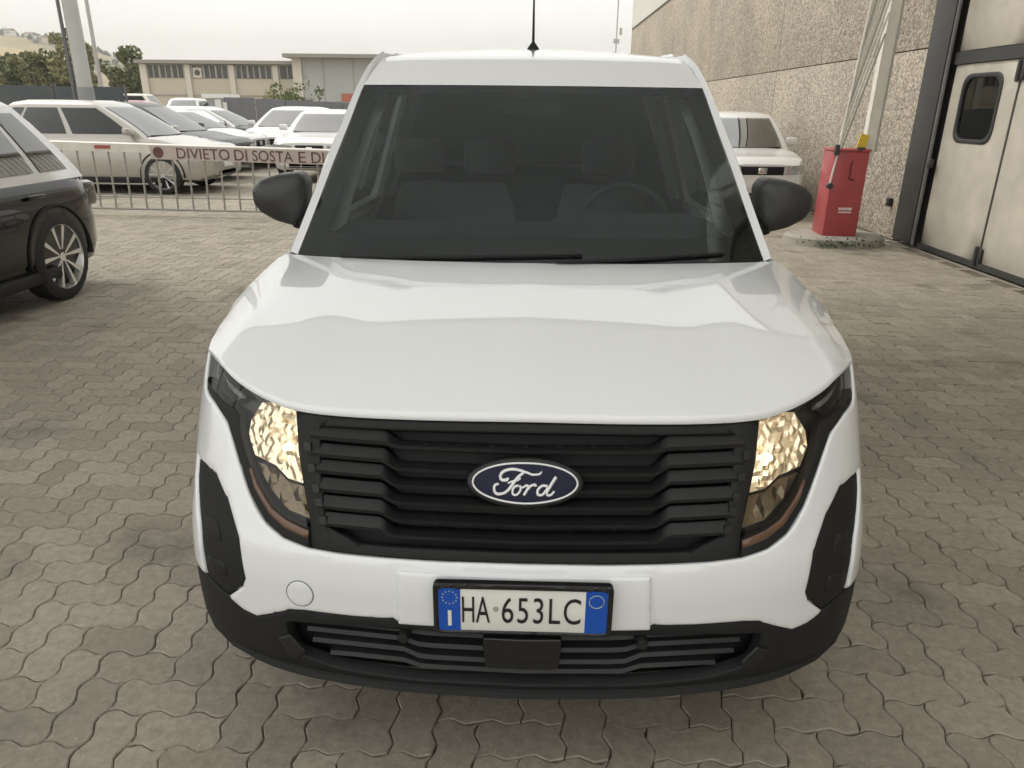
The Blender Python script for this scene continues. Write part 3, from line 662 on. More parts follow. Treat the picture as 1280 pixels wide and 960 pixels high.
# -- wings, doors, sides
PLX = hermite([p[1] for p in PL[4:]] + [4.0, 4.35], [p[0] for p in PL[4:]] + [.885, .86])
def XS(y, z):
    base = PLX(max(.12, y - QZ(min(z, 1.0)) if y < 1.2 else y))
    if z <= 1.0: return base * (1 - TZ(z))
    if z <= 1.1: return base * (1 - TZ(1.0)) - .06 * ((z - 1.0) / .1)**1.6
    return base * (1 - TZ(1.0)) - .06 - (z - 1.1) * .33 - max(0, z - 1.55)**2 * 1.0
def side(s):
    def f(y, z):
        h = 4e-3; p = Vector((s * XS(y, z), y, z)); dy = Vector((s * (XS(y + h, z) - XS(y - h, z)), 2 * h, 0)); dz = Vector((s * (XS(y, z + h) - XS(y, z - h)), 0, 2 * h))
        return p, (dy.cross(dz) * s).normalized()
    return f
def arch(yc, zc, r, z0, n=14, rev=False):
    a0 = math.asin((z0 - zc) / r); pts = [(yc + r * cos(a0 + (pi - 2 * a0) * k / n), zc + r * sin(a0 + (pi - 2 * a0) * k / n)) for k in range(n + 1)]
    return pts if rev else pts[::-1]
PO = [(.79, 1.10, 1.086), (.758, 1.22, 1.211), (.727, 1.37, 1.349), (.684, 1.53, 1.506), (.634, 1.68, 1.655), (.610, 1.74, 1.706), (.577, 1.80, 1.735)]
PI_ = [(.751, 1.06, 1.089), (.719, 1.20, 1.219), (.691, 1.34, 1.346), (.656, 1.48, 1.480), (.623, 1.62, 1.615), (.600, 1.70, 1.672), (.57, 1.79, 1.725)]
for s in (-1, 1):
    f = side(s)
    wing_top = [(1.12, 1.085), (.92, 1.035), (.74, 1.0), (.60, .968), (.53, .948), (.505, .85), (.455, .72), (.425, .60), (.415, .50)]
    panel('front_wing', [(.425, .27)] + arch(.84, .33, .385, .27)[0:] + [(1.24, .27), (1.24, 1.08)] + wing_top, f, WHITE, VAN, off=0, res=.05, edge=.005, thick=.02)
    # shoulder joining wing line and side
    r1 = [Vector((s * x, y, z)) for x, y, z in spline(EDg, 20)]; r4 = [f(max(.46, y), z - .035)[0] + Vector((-s * .002, 0, 0)) for _, y, z in spline(EDg, 20)]
    r4 = [(a + Vector((-s * .004, .004, -.02))).lerp(b, min(1, k / 9)**1.5) for k, (a, b) in enumerate(zip(r1, r4))]
    rm = [a.lerp(b, .55) + Vector((s * .010, 0, .006)) * min(1, k / 9) for k, (a, b) in enumerate(zip(r1, r4))]
    MB().loft([r1, rm, r4], cap=False, closed=False).build('wing_shoulder', WHITE, VAN)
    DR = panel('door', [(1.247, .27), (2.45, .27), (2.45, 1.095), (1.247, 1.085)], f, WHITE, VAN, off=0, res=.08, edge=.005, thick=.02)
    MB().box(f(2.28, .98)[0] + Vector((s * .025, 0, 0)), (.03, .20, .035), bev=.01).build('handle', PLAST, DR)
    win = [(1.35, 1.14), (2.38, 1.14), (2.36, 1.60), (1.78, 1.60), (1.65, 1.475), (1.50, 1.32)]
    panel('window_frame', [(1.27, 1.098), (2.45, 1.098), (2.45, 1.70), (1.84, 1.71), (1.74, 1.645), (1.60, 1.49), (1.45, 1.335), (1.31, 1.20)], f, WHITE, DR, off=-.004, res=.06, edge=.004, thick=.03, holes=[rounded(win, .04)])
    panel('side_window', rounded([(1.30, 1.125), (2.395, 1.125), (2.375, 1.615), (1.735, 1.615), (1.585, 1.485), (1.42, 1.33)], .04), f, GLASSS, DR, off=-.018, res=.1, edge=0, thick=0.)
    panel('cargo_side', [(2.457, .27)] + arch(3.53, .33, .385, .27)[0:] + [(4.3, .27), (4.3, 1.70), (2.457, 1.70)], f, WHITE, VAN, off=0, res=.07, edge=.005, thick=.02)
    panel('sill_cladding', [(1.23, .30), (3.14, .30), (3.14, .20), (1.23, .20)], f, PLAST, VAN, off=.003, res=.1, edge=.004, thick=.03)
    # windscreen pillar
    po = spline(PO, 18); pi__ = spline(PI_, 18); rings = []
    for a, b in zip(po, pi__):
        a = Vector((s * a[0], a[1], a[2])); b = Vector((s * b[0], b[1], b[2]))
        m_ = a.lerp(b, .45) + Vector((s * .004, -.010, .010))
        rings.append([b + Vector((-s * .004, .020, -.015)), b, m_, a, Vector((s * min(abs(a.x) - .002, XS(a.y + .085, a.z) - .006), a.y + .085, a.z - .004))])
    MB().loft(rings).build('windscreen_pillar', WHITE, VAN, angle=50)
    # inner pale trims
    tr = []
    for a, b in zip(spline([(.700, 1.20, 1.150), (.676, 1.34, 1.275), (.640, 1.50, 1.43), (.600, 1.66, 1.575)], 10), spline([(.650, 1.26, 1.115), (.628, 1.40, 1.265), (.592, 1.56, 1.435), (.545, 1.70, 1.580)], 10)):
        a = Vector((s * a[0], a[1], a[2])); b = Vector((s * b[0], b[1], b[2])); tr.append([a, a.lerp(b, .5) + Vector((0, -.012, .012)), b, b + Vector((s * .02, .03, -.03)), a + Vector((0, .03, -.03))])
    MB().loft(tr).build('pillar_trim', INTL, VAN)
    MB().loft([[Vector((s * (.755 - k * .03), 2.42, zz)), Vector((s * (.685 - k * .03), 2.42, zz)), Vector((s * (.685 - k * .03), 2.50, zz)), Vector((s * (.755 - k * .03), 2.52, zz))] for zz, k in ((1.13, 0), (1.4, 2.8), (1.64, 5.6))]).build('centre_pillar_trim', INTL, VAN)
    MB().loft([[Vector((s * x, 2.20, zz)), Vector((s * (x - .025), 2.20, zz)), Vector((s * (x - .025), 2.21, zz)), Vector((s * x, 2.21, zz))] for zz, x in ((1.15, .715), (1.35, .655), (1.58, .58))]).build('seat_belt', mat('belt_grey', (.25, .26, .26), .7), VAN, False)
    # door mirror
    MR = panel('mirror', rounded([(.760, 1.300), (.783, 1.330), (.860, 1.322), (.920, 1.303), (.955, 1.273), (.953, 1.225), (.932, 1.195), (.880, 1.168), (.806, 1.148), (.772, 1.20)], .014, 4), lambda u, v: (Vector((s * u, 1.24 + .5 * max(0, u - .86)**1.5, v)), Vector((0, -1, 0))), mat('mirror_black', (.028, .029, .030), .38, noise=(12, .1)), VAN, off=.0, res=.016, edge=.018, thick=.09, dome=.022)
    MB().box((s * .775, 1.28, 1.165), (.10, .06, .05), bev=.015).build('mirror_arm', PLAST, MR)
    panel('mirror_glass', rounded([(.79, 1.31), (.90, 1.29), (.935, 1.255), (.93, 1.21), (.87, 1.18), (.80, 1.17)], .02), lambda u, v: (Vector((s * u, 1.335, v)), Vector((0, 1, 0))), mat('mirror_silver', (.8, .8, .8), .03, 1), MR, off=.004, res=.05, edge=0)
# -- windscreen
wb = spline([(-.751, 1.06, 1.089), (-.523, .95, 1.103), (-.266, .88, 1.111), (0, .85, 1.116), (.266, .88, 1.111), (.523, .95, 1.103), (.751, 1.06, 1.089)], 41)
wt = spline([(-.623, 1.62, 1.615), (-.333, 1.55, 1.615), (0, 1.52, 1.615), (.333, 1.55, 1.615), (.623, 1.62, 1.615)], 41)
def WS(a, t): # a, t in 0..1
    i = min(max(a, 0), 1) * 40; k = min(int(i), 39); fr = i - k
    b = Vector(wb[k]).lerp(Vector(wb[k + 1]), fr); c = Vector(wt[k]).lerp(Vector(wt[k + 1]), fr); p = b.lerp(c, t)
    q = .022 * 4 * t * (1 - t) * (1 - abs(2 * a - 1)**3); p.y -= q * .6; p.z += q * .8
    return p
def WSn(a, t):
    h = .01; n = (WS(min(a + h, 1), t) - WS(max(a - h, 0), t)).cross(WS(a, t + h) - WS(a, t - h)).normalized()
    return WS(a, t), n if n.y < 0 else -n
def patch(name, fn, a0, a1, t0, t1, na, ntt, off, m, parent):
    vs = []
    for j in range(ntt + 1):
        for i in range(na + 1):
            p, n = fn(a0 + (a1 - a0) * i / na, t0 + (t1 - t0) * j / ntt); vs.append(p + n * off)
    return mesh_obj(name, vs, [(j * (na + 1) + i, j * (na + 1) + i + 1, (j + 1) * (na + 1) + i + 1, (j + 1) * (na + 1) + i) for j in range(ntt) for i in range(na)], m, parent)
WSO = patch('windscreen', WSn, 0, 1, 0, 1, 40, 16, 0, GLASSW, VAN)
fr_out = subdiv([(0, 0), (1, 0), (1, 1), (0, 1)], .05); fr_in = rounded([(.052, .115), (.948, .115), (.948, .945), (.052, .945)], .04)
panel('glass_border', fr_out, WSn, FRIT, WSO, off=-.004, thick=.001, res=.05, edge=0, holes=[fr_in])
vs = [p + Vector((0, 0, 0)) for p in map(Vector, wb)] + [Vector((p[0], p[1] + .05, p[2] - .06)) for p in wb]
mesh_obj('cowl', vs, [(i, i + 1, 41 + i + 1, 41 + i) for i in range(40)], PLAST, VAN)
for x0, x1, t1 in ((.55, .90, .035), (.12, .60, .03)):
    pts = [WSn(x0 + (x1 - x0) * k / 10, -.005 + (t1 + .005) * k / 10)[0] + WSn(x0 + (x1 - x0) * k / 10, .04)[1] * .008 for k in range(11)]
    wo_ = MB().tube(pts, .0045, 6).build('wiper', PLAST, VAN)
# -- roof
rc = spline([(1.52, 1.615), (1.60, 1.672), (1.66, 1.708), (1.74, 1.728), (2.0, 1.760), (2.3, 1.785), (3.2, 1.83), (4.28, 1.80)], 60)
re_ = spline([(.623, 1.62, 1.615), (.607, 1.67, 1.652), (.590, 1.725, 1.690), (.575, 1.80, 1.722), (.572, 2.0, 1.742), (.575, 2.3, 1.755), (.59, 3.2, 1.78), (.59, 4.30, 1.76)], 60)
V = []; NA = 33
for (yc, zc), (xe, ye, ze) in zip(rc, re_):
    for i in range(NA):
        a = (i - 16) / 16; A = abs(a)
        ditch = .010 * exp(-((A - .93) / .03)**2) * min(1, max(0, (yc - 1.7) / .15)); rib = .006 * (cos(a * 22) > .3) * min(1, max(0, (yc - 2.2) / .4)) * (A < .85)
        V.append((a * xe, yc + (ye - yc) * A**2, zc + (ze - zc) * A**2.6 - ditch + rib))
mesh_obj('roof', V, [(j * NA + i, j * NA + i + 1, (j + 1) * NA + i + 1, (j + 1) * NA + i) for j in range(59) for i in range(NA - 1)], WHITE, VAN)
for s in (-1, 1):
    rl = [Vector((s * (x + .002), y, z)) for x, y, z in re_[9:]]
    MB().tube(rl, [.004] + [.011] * (len(rl) - 1), 8).build('roof_rail', WHITE, VAN)
    lo = [side(s)(max(1.8, y), 1.70)[0] for x, y, z in re_[9:]]
    MB().loft([rl, [a.lerp(b, .5) + Vector((s * .012, 0, .01)) for a, b in zip(rl, lo)], lo], cap=False, closed=False).build('cant_rail', WHITE, VAN)
AN = MB(); AN.lathe([(.030, 0), (.026, .012), (.012, .030), (.006, .038)], (0, 2.42, 1.788), 'z', 20)
ANo = AN.build('antenna', PLAST, VAN); MB().tube([(0, 2.42, 1.82), (0, 2.44, 2.02), (0, 2.455, 2.16)], [.0065, .004, .0028], 8).build('antenna_rod', PLAST, ANo)
# -- back and underside
rz_ = [.27, .5, .75, .95, 1.05, 1.1, 1.3, 1.5, 1.65, 1.71]; MB().prism([(XS(4.28, z) - .004, z) for z in rz_] + [(.3, 1.775), (-.3, 1.775)] + [(-XS(4.28, z) + .004, z) for z in reversed(rz_)], lambda u, w_, d: Vector((u, d, w_)), 4.27, 4.33).build('rear_doors', WHITE, VAN, angle=25)
MB().box((0, 2.3, .26), (1.60, 3.6, .06)).build('underbody', DEEP, VAN, False)
MB().box((0, .75, .55), (1.2, .5, .5)).build('engine_block', DEEP, VAN, False)
# -- wheels
def wheel(parent, c, r, wd, axis, m_rim, out, spokes=5, wide=.16, name='wheel', rimr=.68, nseg=28):
    """tyre ring with a spoked rim; out = +1/-1 side that faces outwards along axis"""
    T = MB(); T.lathe([(r * rimr, -wd / 2), (r * .90, -wd / 2), (r * .985, -wd * .40), (r, -wd * .22), (r, wd * .22), (r * .985, wd * .40), (r * .90, wd / 2), (r * rimr, wd / 2), (r * rimr * .96, wd * .1), (r * rimr * .96, -wd * .1)], c, axis, nseg, False)
    W_ = T.build(name, RUB, parent)
    R = MB(); d = out * wd / 2
    R.lathe([(.0001, d * .15), (r * rimr * .99, d * .15), (r * rimr * .99, d * .20), (.0001, d * .20)], c, axis, nseg)
    dk = R.build('brake_backing', mat('wheel_dark', (.012, .012, .013), .5), W_)
    R = MB(); R.lathe([(r * rimr * .92, d * .35), (r * rimr * .99, d * .98), (r * rimr * 1.03, d * .98), (r * rimr * 1.02, d * .35)], c, axis, nseg, False)
    R.lathe([(.0001, d * .80), (r * .10, d * .82), (r * .12, d * .6), (.0001, d * .55)], c, axis, 16, False)
    for k in range(spokes):
        a = 2 * pi * k / spokes + .3
        for da in (-wide, wide):
            def P3(rad, ang, dep):
                q = {'y': (rad * cos(ang), dep, rad * sin(ang)), 'x': (dep, rad * cos(ang), rad * sin(ang))}[axis]; return Vector(c) + Vector(q)
            hw0, hw1 = .040, .075
            a0, a1 = a + da * .6, a + da * 1.5
            p = [P3(r * .10, a0 - .16, d * .80), P3(r * .10, a0 + .16, d * .80), P3(r * rimr * .97, a1 + hw1, d * .9), P3(r * rimr * .97, a1 - hw1, d * .9)]
            q = [P3(r * .10, a0 - .16, d * .50), P3(r * .10, a0 + .16, d * .50), P3(r * rimr * .97, a1 + hw1, d * .5), P3(r * rimr * .97, a1 - hw1, d * .5)]
            R.add(p + q, [(0, 1, 2, 3), (0, 4, 5, 1), (1, 5, 6, 2), (2, 6, 7, 3), (3, 7, 4, 0)])
    R.build('rim', m_rim, W_, angle=30)
    return W_
STEEL = mat('rim_silver', (.50, .50, .50), .35, .6)
for s in (-1, 1):
    for yy in (.84, 3.53):
        wheel(VAN, (s * .775, yy, .325), .325, .20, 'x', STEEL, s)
        MB().loft([[Vector((s * (.78 + d_), yy + r_ * cos(a_), .33 + r_ * sin(a_))) for r_, d_ in ((.02, -.16), (.37, -.16), (.395, 0), (.398, .07))] for a_ in [radians(-12 + 204 * k / 20) for k in range(21)]], cap=False, closed=False).build('wheel_arch', DEEP, VAN)
# -- cabin
ds = [Vector((x, .95 + .02 * k, 1.03)) for k, x in enumerate((-.72, .72))]
DB = MB(); DB.loft([[Vector((x, 1.02 + .12 * abs(x)**2, 1.06)), Vector((x, 1.15, 1.115)), Vector((x, 1.33, 1.165 + (.035 if x > .1 and x < .62 else 0))), Vector((x, 1.46, 1.145)), Vector((x, 1.50, 1.02)), Vector((x, 1.48, .7)), Vector((x, 1.0, .7))] for x in (-.70, -.5, -.2, .05, .16, .35, .56, .66, .70)])
DB.build('dashboard', INTD, VAN)
SW = MB(); SW.tube([(.37 + .18 * cos(2 * pi * k / 28), 1.66 + .07 * sin(2 * pi * k / 28), 1.10 + .155 * sin(2 * pi * k / 28)) for k in range(29)], .016, 8)
SW.box((.37, 1.67, 1.10), (.16, .05, .10), bev=.02); SW.box((.37, 1.665, 1.10), (.34, .02, .03))
SW.build('steering_wheel', INTD, VAN)
for x, wd in ((.37, .50), (-.37, .62)):
    ST = MB().loft([[Vector((x - wd / 2 * q, y, z)), Vector((x, y - .03, z)), Vector((x + wd / 2 * q, y, z)), Vector((x + wd / 2 * q, y + .12, z)), Vector((x - wd / 2 * q, y + .12, z))] for y, z, q in ((2.20, .55, .9), (2.24, .8, 1), (2.32, 1.08, .95), (2.36, 1.20, .8))]).build('seat', mat('seat_cloth', (.085, .09, .093), .85, noise=(60, .2)), VAN)
    for hx in ((x,) if wd < .6 else (x - .17, x + .17)):
        MB().box((hx, 2.40, 1.32), (.25, .10, .17), bev=.04).build('headrest', mat('seat_cloth', (.085, .09, .093), .85, noise=(60, .2)), ST)
bz_ = [.3, .8, 1.0, 1.1, 1.3, 1.5, 1.65]; MB().prism([(XS(2.66, z) - .03, z) for z in bz_] + [(-XS(2.66, z) + .03, z) for z in reversed(bz_)], lambda u, w_, d: Vector((u, d, w_)), 2.645, 2.675).build('bulkhead', mat('bulkhead_grey', (.13, .14, .145), .7, noise=(3, .15)), VAN, False)
MB().box((-.02, 2.635, 1.27), (1.0, .02, .018)).build('bulkhead_rail', mat('rail_grey', (.20, .21, .21), .5), VAN, False)
for bx in (-.45, -.33, .30, .52): MB().box((bx, 2.63, 1.31), (.012, .03, .08)).build('bulkhead_hook', mat('rail_grey', (.20, .21, .21), .5), VAN, False)
MB().box((0, 2.1, 1.64), (1.1, .9, .02), bev=.008).build('headliner', INTD, VAN)
MB().box((0, 1.55, 1.545), (.22, .03, .06), bev=.012).build('rear_view_mirror', INTD, VAN)
# ------------------------------------------------------------------ barriers
ALU = mat('barrier_grey', (.42, .41, .38), .5, .2, noise=(5, .12)); BARM = mat('skirt_bar_grey', (.33, .32, .29), .5, .2, noise=(20, .15)); ALW = mat('barrier_white', (.70, .68, .62), .5, noise=(6, .12))
LB = thing('boom_barrier', 'lowered boom barrier with hanging bar skirt and no parking lettering', 'barrier', (-4.2, 9.45, 0), world=True)
def by(x): return 9.58 + (x + 6.4) * -.052
def bz(x): return .965 - (x + 6.3) * .016
xs0, xs1 = -7.6, .9
MB().loft([[Vector((x, by(x) + dy, bz(x) + dz)) for dy, dz in ((-.035, -.065), (-.04, .05), (-.02, .065), (.02, .065), (.04, .05), (.04, -.065))] for x in (xs0, -5, -2, xs1)]).build('boom', ALW, LB, angle=30)
k = 0; x = xs0 + .1
while x < xs1:
    MB().tube([(x + .02, by(x), bz(x) - .06), (x, by(x), .11)], .0135, 6).build('skirt_bar', BARM, LB); x += .235
MB().tube([(xs0, by(xs0), .10), (xs1, by(xs1), .085)], .018, 6).build('bottom_rail', BARM, LB)
MB().tube([(xs0, by(xs0) + .01, .27), (xs1, by(xs1) + .01, .255)], .012, 6).build('middle_rail', BARM, LB)
def bp_(x, z): return (x, by(x) - .052, z)
SGN = mat('sign_panel', (.50, .43, .40), .5, noise=(8, .06)); SRED = mat('sign_red_brown', (.12, .055, .045), .5)
sp0, sp1 = -5.42, -.7
SPo = MB().loft([[Vector((x, by(x) - .042, bz(x) + .038)), Vector((x, by(x) - .047, bz(x) + .038)), Vector((x, by(x) - .047, bz(x) - .145)), Vector((x, by(x) - .042, bz(x) - .145))] for x in (sp0, -3, sp1)]).build('sign_panel', SGN, LB, False)
BT = dict(DIVIETO=(-5.03, -4.26), DI=(-4.19, -4.005), SOSTA=(-3.93, -3.345), E=(-3.265, -3.16))
for wd_, (a_, b_) in list(BT.items()) + [('DI ', (-3.08, -2.90)), ('FERMATA', (-2.82, -1.95))]:
    text_mesh(wd_.strip(), .2, lambda x, y: bp_(x, bz(x) + y), 'letter', SRED, SPo, fit=(a_, b_, -.126, .020))
MB().lathe([(.0001, 0), (.075, 0), (.075, .006), (.0001, .006)], (-5.30, by(-5.3) - .056, bz(-5.3) - .05), 'y', 20).build('emblem', mat('emblem_brown', (.13, .05, .05), .5, noise=(40, .5)), SPo)
MB().box((-6.12, by(-6.1) - .045, bz(-6.1) + .0), (.23, .006, .045)).build('red_sticker', mat('sticker_red', (.35, .08, .06), .5), LB, False)
# raised one beside the warehouse
RB = thing('boom_barrier', 'red barrier cabinet with raised boom and folded bars beside the pebble wall', 'barrier', (3.77, 7.95, .10), world=True)
RED = mat('cabinet_red', (.38, .06, .065), .45, noise=(4, .12), coat=.2)
cab = MB(); cab.box((3.775, 8.0, .60), (.40, .42, 1.0), Matrix.Rotation(radians(-3), 3, 'Z'), bev=.012); CB = cab.build('cabinet', RED, RB)
Rz = Matrix.Rotation(radians(-3), 3, 'Z'); cc0 = Vector((3.775, 8.0, 0))
def cf(u, z, d=0.): return cc0 + Rz @ Vector((u, -.21 - d, 0)) + Vector((0, 0, z))
MB().box(cf(0, 1.115) + Rz @ Vector((0, .21, 0)), (.42, .44, .03), Rz, bev=.008).build('lid', RED, CB)
WP = mat('print_white', (.75, .72, .70), .5)
for i in range(6): MB().box(cf(-.045 + i * .026, .445, .002), (.020, .003, .030), Rz).build('print_mark', WP, CB, False)
MB().box(cf(.02, .405, .002), (.15, .003, .014), Rz).build('print_line', WP, CB, False)
hd = MB().tube([cf(.02, 1.00, .004), cf(.0, .92, .004), (cf(.015, .85, .004)), cf(.0, .80, .004), cf(.07, .775, .004)], .010, 6).build('cabinet_mark', mat('mark_dark_red', (.16, .012, .018), .5), CB)
bs = Vector((3.99, 7.92, 1.10)); bt = Vector((4.06, 7.95, 4.9))
MB().loft([[p + Vector((dx_, dy_, 0)) for dx_, dy_ in ((-.065, -.05), (.055, -.05), (.065, -.03), (.065, .05), (-.065, .05))] for p in (Vector((3.97, 7.90, .95)), bs, bt)]).build('boom', ALW, RB, angle=30)
MB().loft([[p + Vector((dx_, dy_, 0)) for dx_, dy_ in ((.055, -.055), (.080, -.055), (.080, .05), (.055, .05))] for p in (bs, bt)]).build('boom_edge', ALU, RB, angle=30)
def rail_x(z): return 3.565 + .073 * (z - .8)
for i in range(15): # the folded skirt bars lean from the bottom rail to the boom
    z0 = .86 + i * .21; lo = Vector((rail_x(z0) + .01, 7.825, z0)); top = Vector((3.925 + .008 * z0, 7.855, z0 + 1.5))
    MB().tube([lo, lo.lerp(top, .5), top], .0125, 6).build('skirt_bar', ALW if i % 3 else ALU, RB)
MB().tube([(3.555, 7.80, .70), (3.60, 7.80, 1.12), (3.68, 7.82, 2.2), (3.83, 7.84, 4.2)], .012, 6).build('bottom_rail', ALW, RB)
MB().lathe([(.035, -.03), (.035, .03)], (3.555, 7.79, .71), 'y', 12).build('rail_pivot', STB, RB)
MB().box((3.88, 7.84, 1.21), (.10, .02, .17), Matrix.Rotation(radians(12), 3, 'Y')).build('reflector', mat('reflector_yellow', (.70, .52, .05), .4), RB, False)
MB().box(cf(-.19, 1.12, .02), (.05, .06, .12), Rz, bev=.01).build('hinge_cover', STB, RB)
MB().box((3.86, 7.80, 1.125), (.09, .05, .05), bev=.01).build('pivot_cover', STB, RB)
pl = MB(); pl.loft([[Vector((x * q + 3.78, y * q2 + 8.0, z)) for x, y in [(cos(2 * pi * k / 20) * .62, sin(2 * pi * k / 20) * .42) for k in range(20)]] for z, q, q2 in ((-.03, 1, 1), (.09, .97, .97), (.12, .90, .90))]); tag(pl.build('concrete_plinth', CONC, None, angle=30), 'low rounded concrete plinth under the red barrier cabinet', 'plinth')
def leaf_cloud(name, pts, size, m, parent=None, seed=1, tilt=1.):
    r_ = random.Random(seed); vs = []; fs = []
    for p in pts:
        s_ = size * r_.uniform(.6, 1.3); a = Vector((r_.gauss(0, 1), r_.gauss(0, 1), r_.gauss(0, 1) * tilt)).normalized(); b = a.orthogonal().normalized(); b.rotate(Matrix.Rotation(r_.uniform(0, 6.28), 3, a)); c = a.cross(b)
        n_ = len(vs); P = Vector(p); vs += [P - b * s_, P + c * s_ * .5 + a * s_ * .12, P + b * s_, P - c * s_ * .5 + a * s_ * .12]; fs.append((n_, n_ + 1, n_ + 2, n_ + 3))
    return mesh_obj(name, vs, fs, m, parent, False)
def leafmat(name, col):
    return mat(name, col, .7, noise=(.9, .38), spec=.2)
rw = random.Random(5)
kind(leaf_cloud('weeds', [(3.72 + rw.gauss(0, .22), 7.555 + rw.gauss(0, .05), .03 + abs(rw.gauss(0, .05))) for _ in range(170)], .02, leafmat('weed_leaf', (.055, .085, .03))), 'stuff')

# ------------------------------------------------------------------ cars
CARG = glass('car_glass', (.10, .11, .11), 1.45); CARGL = glass('car_glass_sky', (.30, .34, .34), 3.4)
LAMP = mat('car_lamp', (.45, .46, .46), .15, .4, coat=.6, noise=(30, .4)); CHROME = mat('car_chrome', (.7, .7, .7), .2, .9); TAIL = mat('tail_lamp_red', (.22, .012, .012), .2, coat=.7)
BLK = mat('car_black_trim', (.010, .010, .011), .6, spec=.3); PLATE = mat('car_plate', (.70, .70, .68), .5)
def car(name, label, loc, rz, L=4.3, W=1.78, H=1.60, belt=.98, hood=.86, cowl=1.08, rtop=2.0, rend=.75, rbase=.25, wb=2.6, wr=.34, fo=.86, paint=None, cat='car', group=None, trim=False, rim=None, grille=(.34, .16), van=False, tuck=.0, roofm=None, lampz=-.13, spokes=5, glassm=None, parts=True, tailm=None):
    """local x runs forward; cowl, rtop = distance of windscreen foot and head behind the nose; rend, rbase = roof end and tail-glass foot ahead of the tail"""
    R = thing(name, label, cat, loc, rz, group); h = L / 2; gm = glassm or CARG
    xc, xr, xq, xt = h - cowl, h - rtop, -h + rend, -h + rbase
    zt = hermite([-h, -h + .10, xt + .12, 0, xc, h - .42, h - .10, h], [belt - .22, belt - .07, belt, belt, belt - .005, hood, hood - .035, hood - .12])
    def wd(x):
        f = max(0, (x - (h - .55)) / .55); r = max(0, ((-h + .45) - x) / .45); return W / 2 * (1 - .24 * f**2.4 - .16 * r**2.4)
    def zb(x): return .22 + .10 * max(0, (abs(x) - h + .25) / .25)
    rings = []; nst = 34
    for i in range(nst):
        x = h * sin(pi * (i / (nst - 1) - .5)) * .5 + (-h + 2 * h * i / (nst - 1)) * .5
        w_ = wd(x); t = zt(x); b = zb(x); half = [(w_ * .80, b), (w_ * .95, b + .04), (w_ * .995, b + .15), (w_, (b + t) / 2), (w_ * .99, t - .17), (w_ * .965, t - .07), (w_ * .92, t - .015), (w_ * .80, t + .008), (w_ * .4, t + .022)]
        rings.append([Vector((x, y, z)) for y, z in half] + [Vector((x, -y, z)) for y, z in reversed(half)])
    MB().loft(rings).build('body', paint, R, angle=28)
    def cab(hh): # plan of the cabin at height fraction hh
        e = hh**1.15; return (xc + (xr - xc) * e + .02 * sin(pi * hh), xt + (xq - xt) * (hh**1.3), W / 2 * (.925 - .215 * hh - .02 * hh * hh), belt - .02 + (H - belt - .035) * hh)
    def ringp(hh, ex=0.):
        a, b, w_, z = cab(hh); bow = .10
        f = [(a + bow * (1 - (t)**2) - bow * .4, w_ * .96 * t) for t in (-1, -.66, -.33, 0, .33, .66, 1)]
        sd = [(a - .06 - (a - .06 - b - .06) * k / 6, w_) for k in range(7)]
        rear = [(b - .05 * (1 - t * t), w_ * .95 * t) for t in (1, .5, 0, -.5, -1)]
        return [Vector((x, y, z)) for x, y in f] + [Vector((x, y, z)) for x, y in sd] + [Vector((x, y, z)) for x, y in rear] + [Vector((x, -y, z)) for x, y in reversed(sd)]
    rg = [ringp(q) for q in (0, .12, .3, .5, .7, .86, .95)]
    top = ringp(1.); cz = H
    rg.append([Vector((p.x * .985 + .015 * (xr + xq) / 2, p.y * .95, p.z + .004)) for p in top]); rg.append([Vector((p.x * .8 + .2 * (xr + xq) / 2, p.y * .6, cz - .008)) for p in top]); rg.append([Vector((p.x * .3 + .7 * (xr + xq) / 2, p.y * .15, cz)) for p in top])
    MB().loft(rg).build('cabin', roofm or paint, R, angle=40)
    # glazing, laid 6 mm proud of the cabin shell
    def fpt(t, hh, o=.008):
        a, b, w_, z = cab(hh); return Vector((a + .10 * (1 - t * t) - .04 + o, w_ * .96 * t, z + o * .6))
    def spt(s, q, hh, o=.008):
        a, b, w_, z = cab(hh); x0, x1 = a - .06, b + .06; return Vector((x0 + (x1 - x0) * q, s * (w_ + o), z + .002))
    def rpt(t, hh, o=.008):
        a, b, w_, z = cab(hh); return Vector((b - .05 * (1 - t * t) - o, w_ * .95 * t, z + .004))
    def grid(name, fn, u0, u1, v0, v1, nu, nv, m, par=R):
        vs = [fn(u0 + (u1 - u0) * i / nu, v0 + (v1 - v0) * j / nv) for j in range(nv + 1) for i in range(nu + 1)]
        return mesh_obj(name, vs, [(j * (nu + 1) + i, j * (nu + 1) + i + 1, (j + 1) * (nu + 1) + i + 1, (j + 1) * (nu + 1) + i) for j in range(nv) for i in range(nu)], m, par)
    grid('windscreen', fpt, -.88, .88, .06, .90, 10, 8, CARGL)
    MB().tube([fpt(-.8, .05, .02), fpt(0, .035, .02), fpt(.8, .05, .02)], .012, 5).build('wiper', BLK, R)
    for s in (-1, 1):
        for q0, q1 in ((.06, .44), (.48, .80)) + (((.83, .95),) if not van else ()):
            def sf(u, v, s=s, q0=q0):
                uu_ = max(u, q0 + (.0 if q0 > .1 else .0)); return spt(s, uu_, v)
            grid('side_window', sf, q0, q1, .12, .86, 6, 5, gm if not van else BLK)
        MR_ = MB(); mx_, mz_ = xc - .28, belt + .07
        MR_.box((mx_, s * (W / 2 + .055), mz_ + .03), (.09, .19, .125), bev=.03); MR_.box((mx_, s * (W / 2 - .03), mz_ - .02), (.05, .10, .04)); MR_.build('mirror', paint, R)
        # lamps wrap round the corners
        wn_ = wd(h); path = [(h + .008, .56 * wn_), (h + .010, .80 * wn_), (h - .002, 1.0 * wn_)] + [(x_, wd(x_) + .007) for x_ in (h - .06, h - .14, h - .24, h - .34)]
        LP_ = []
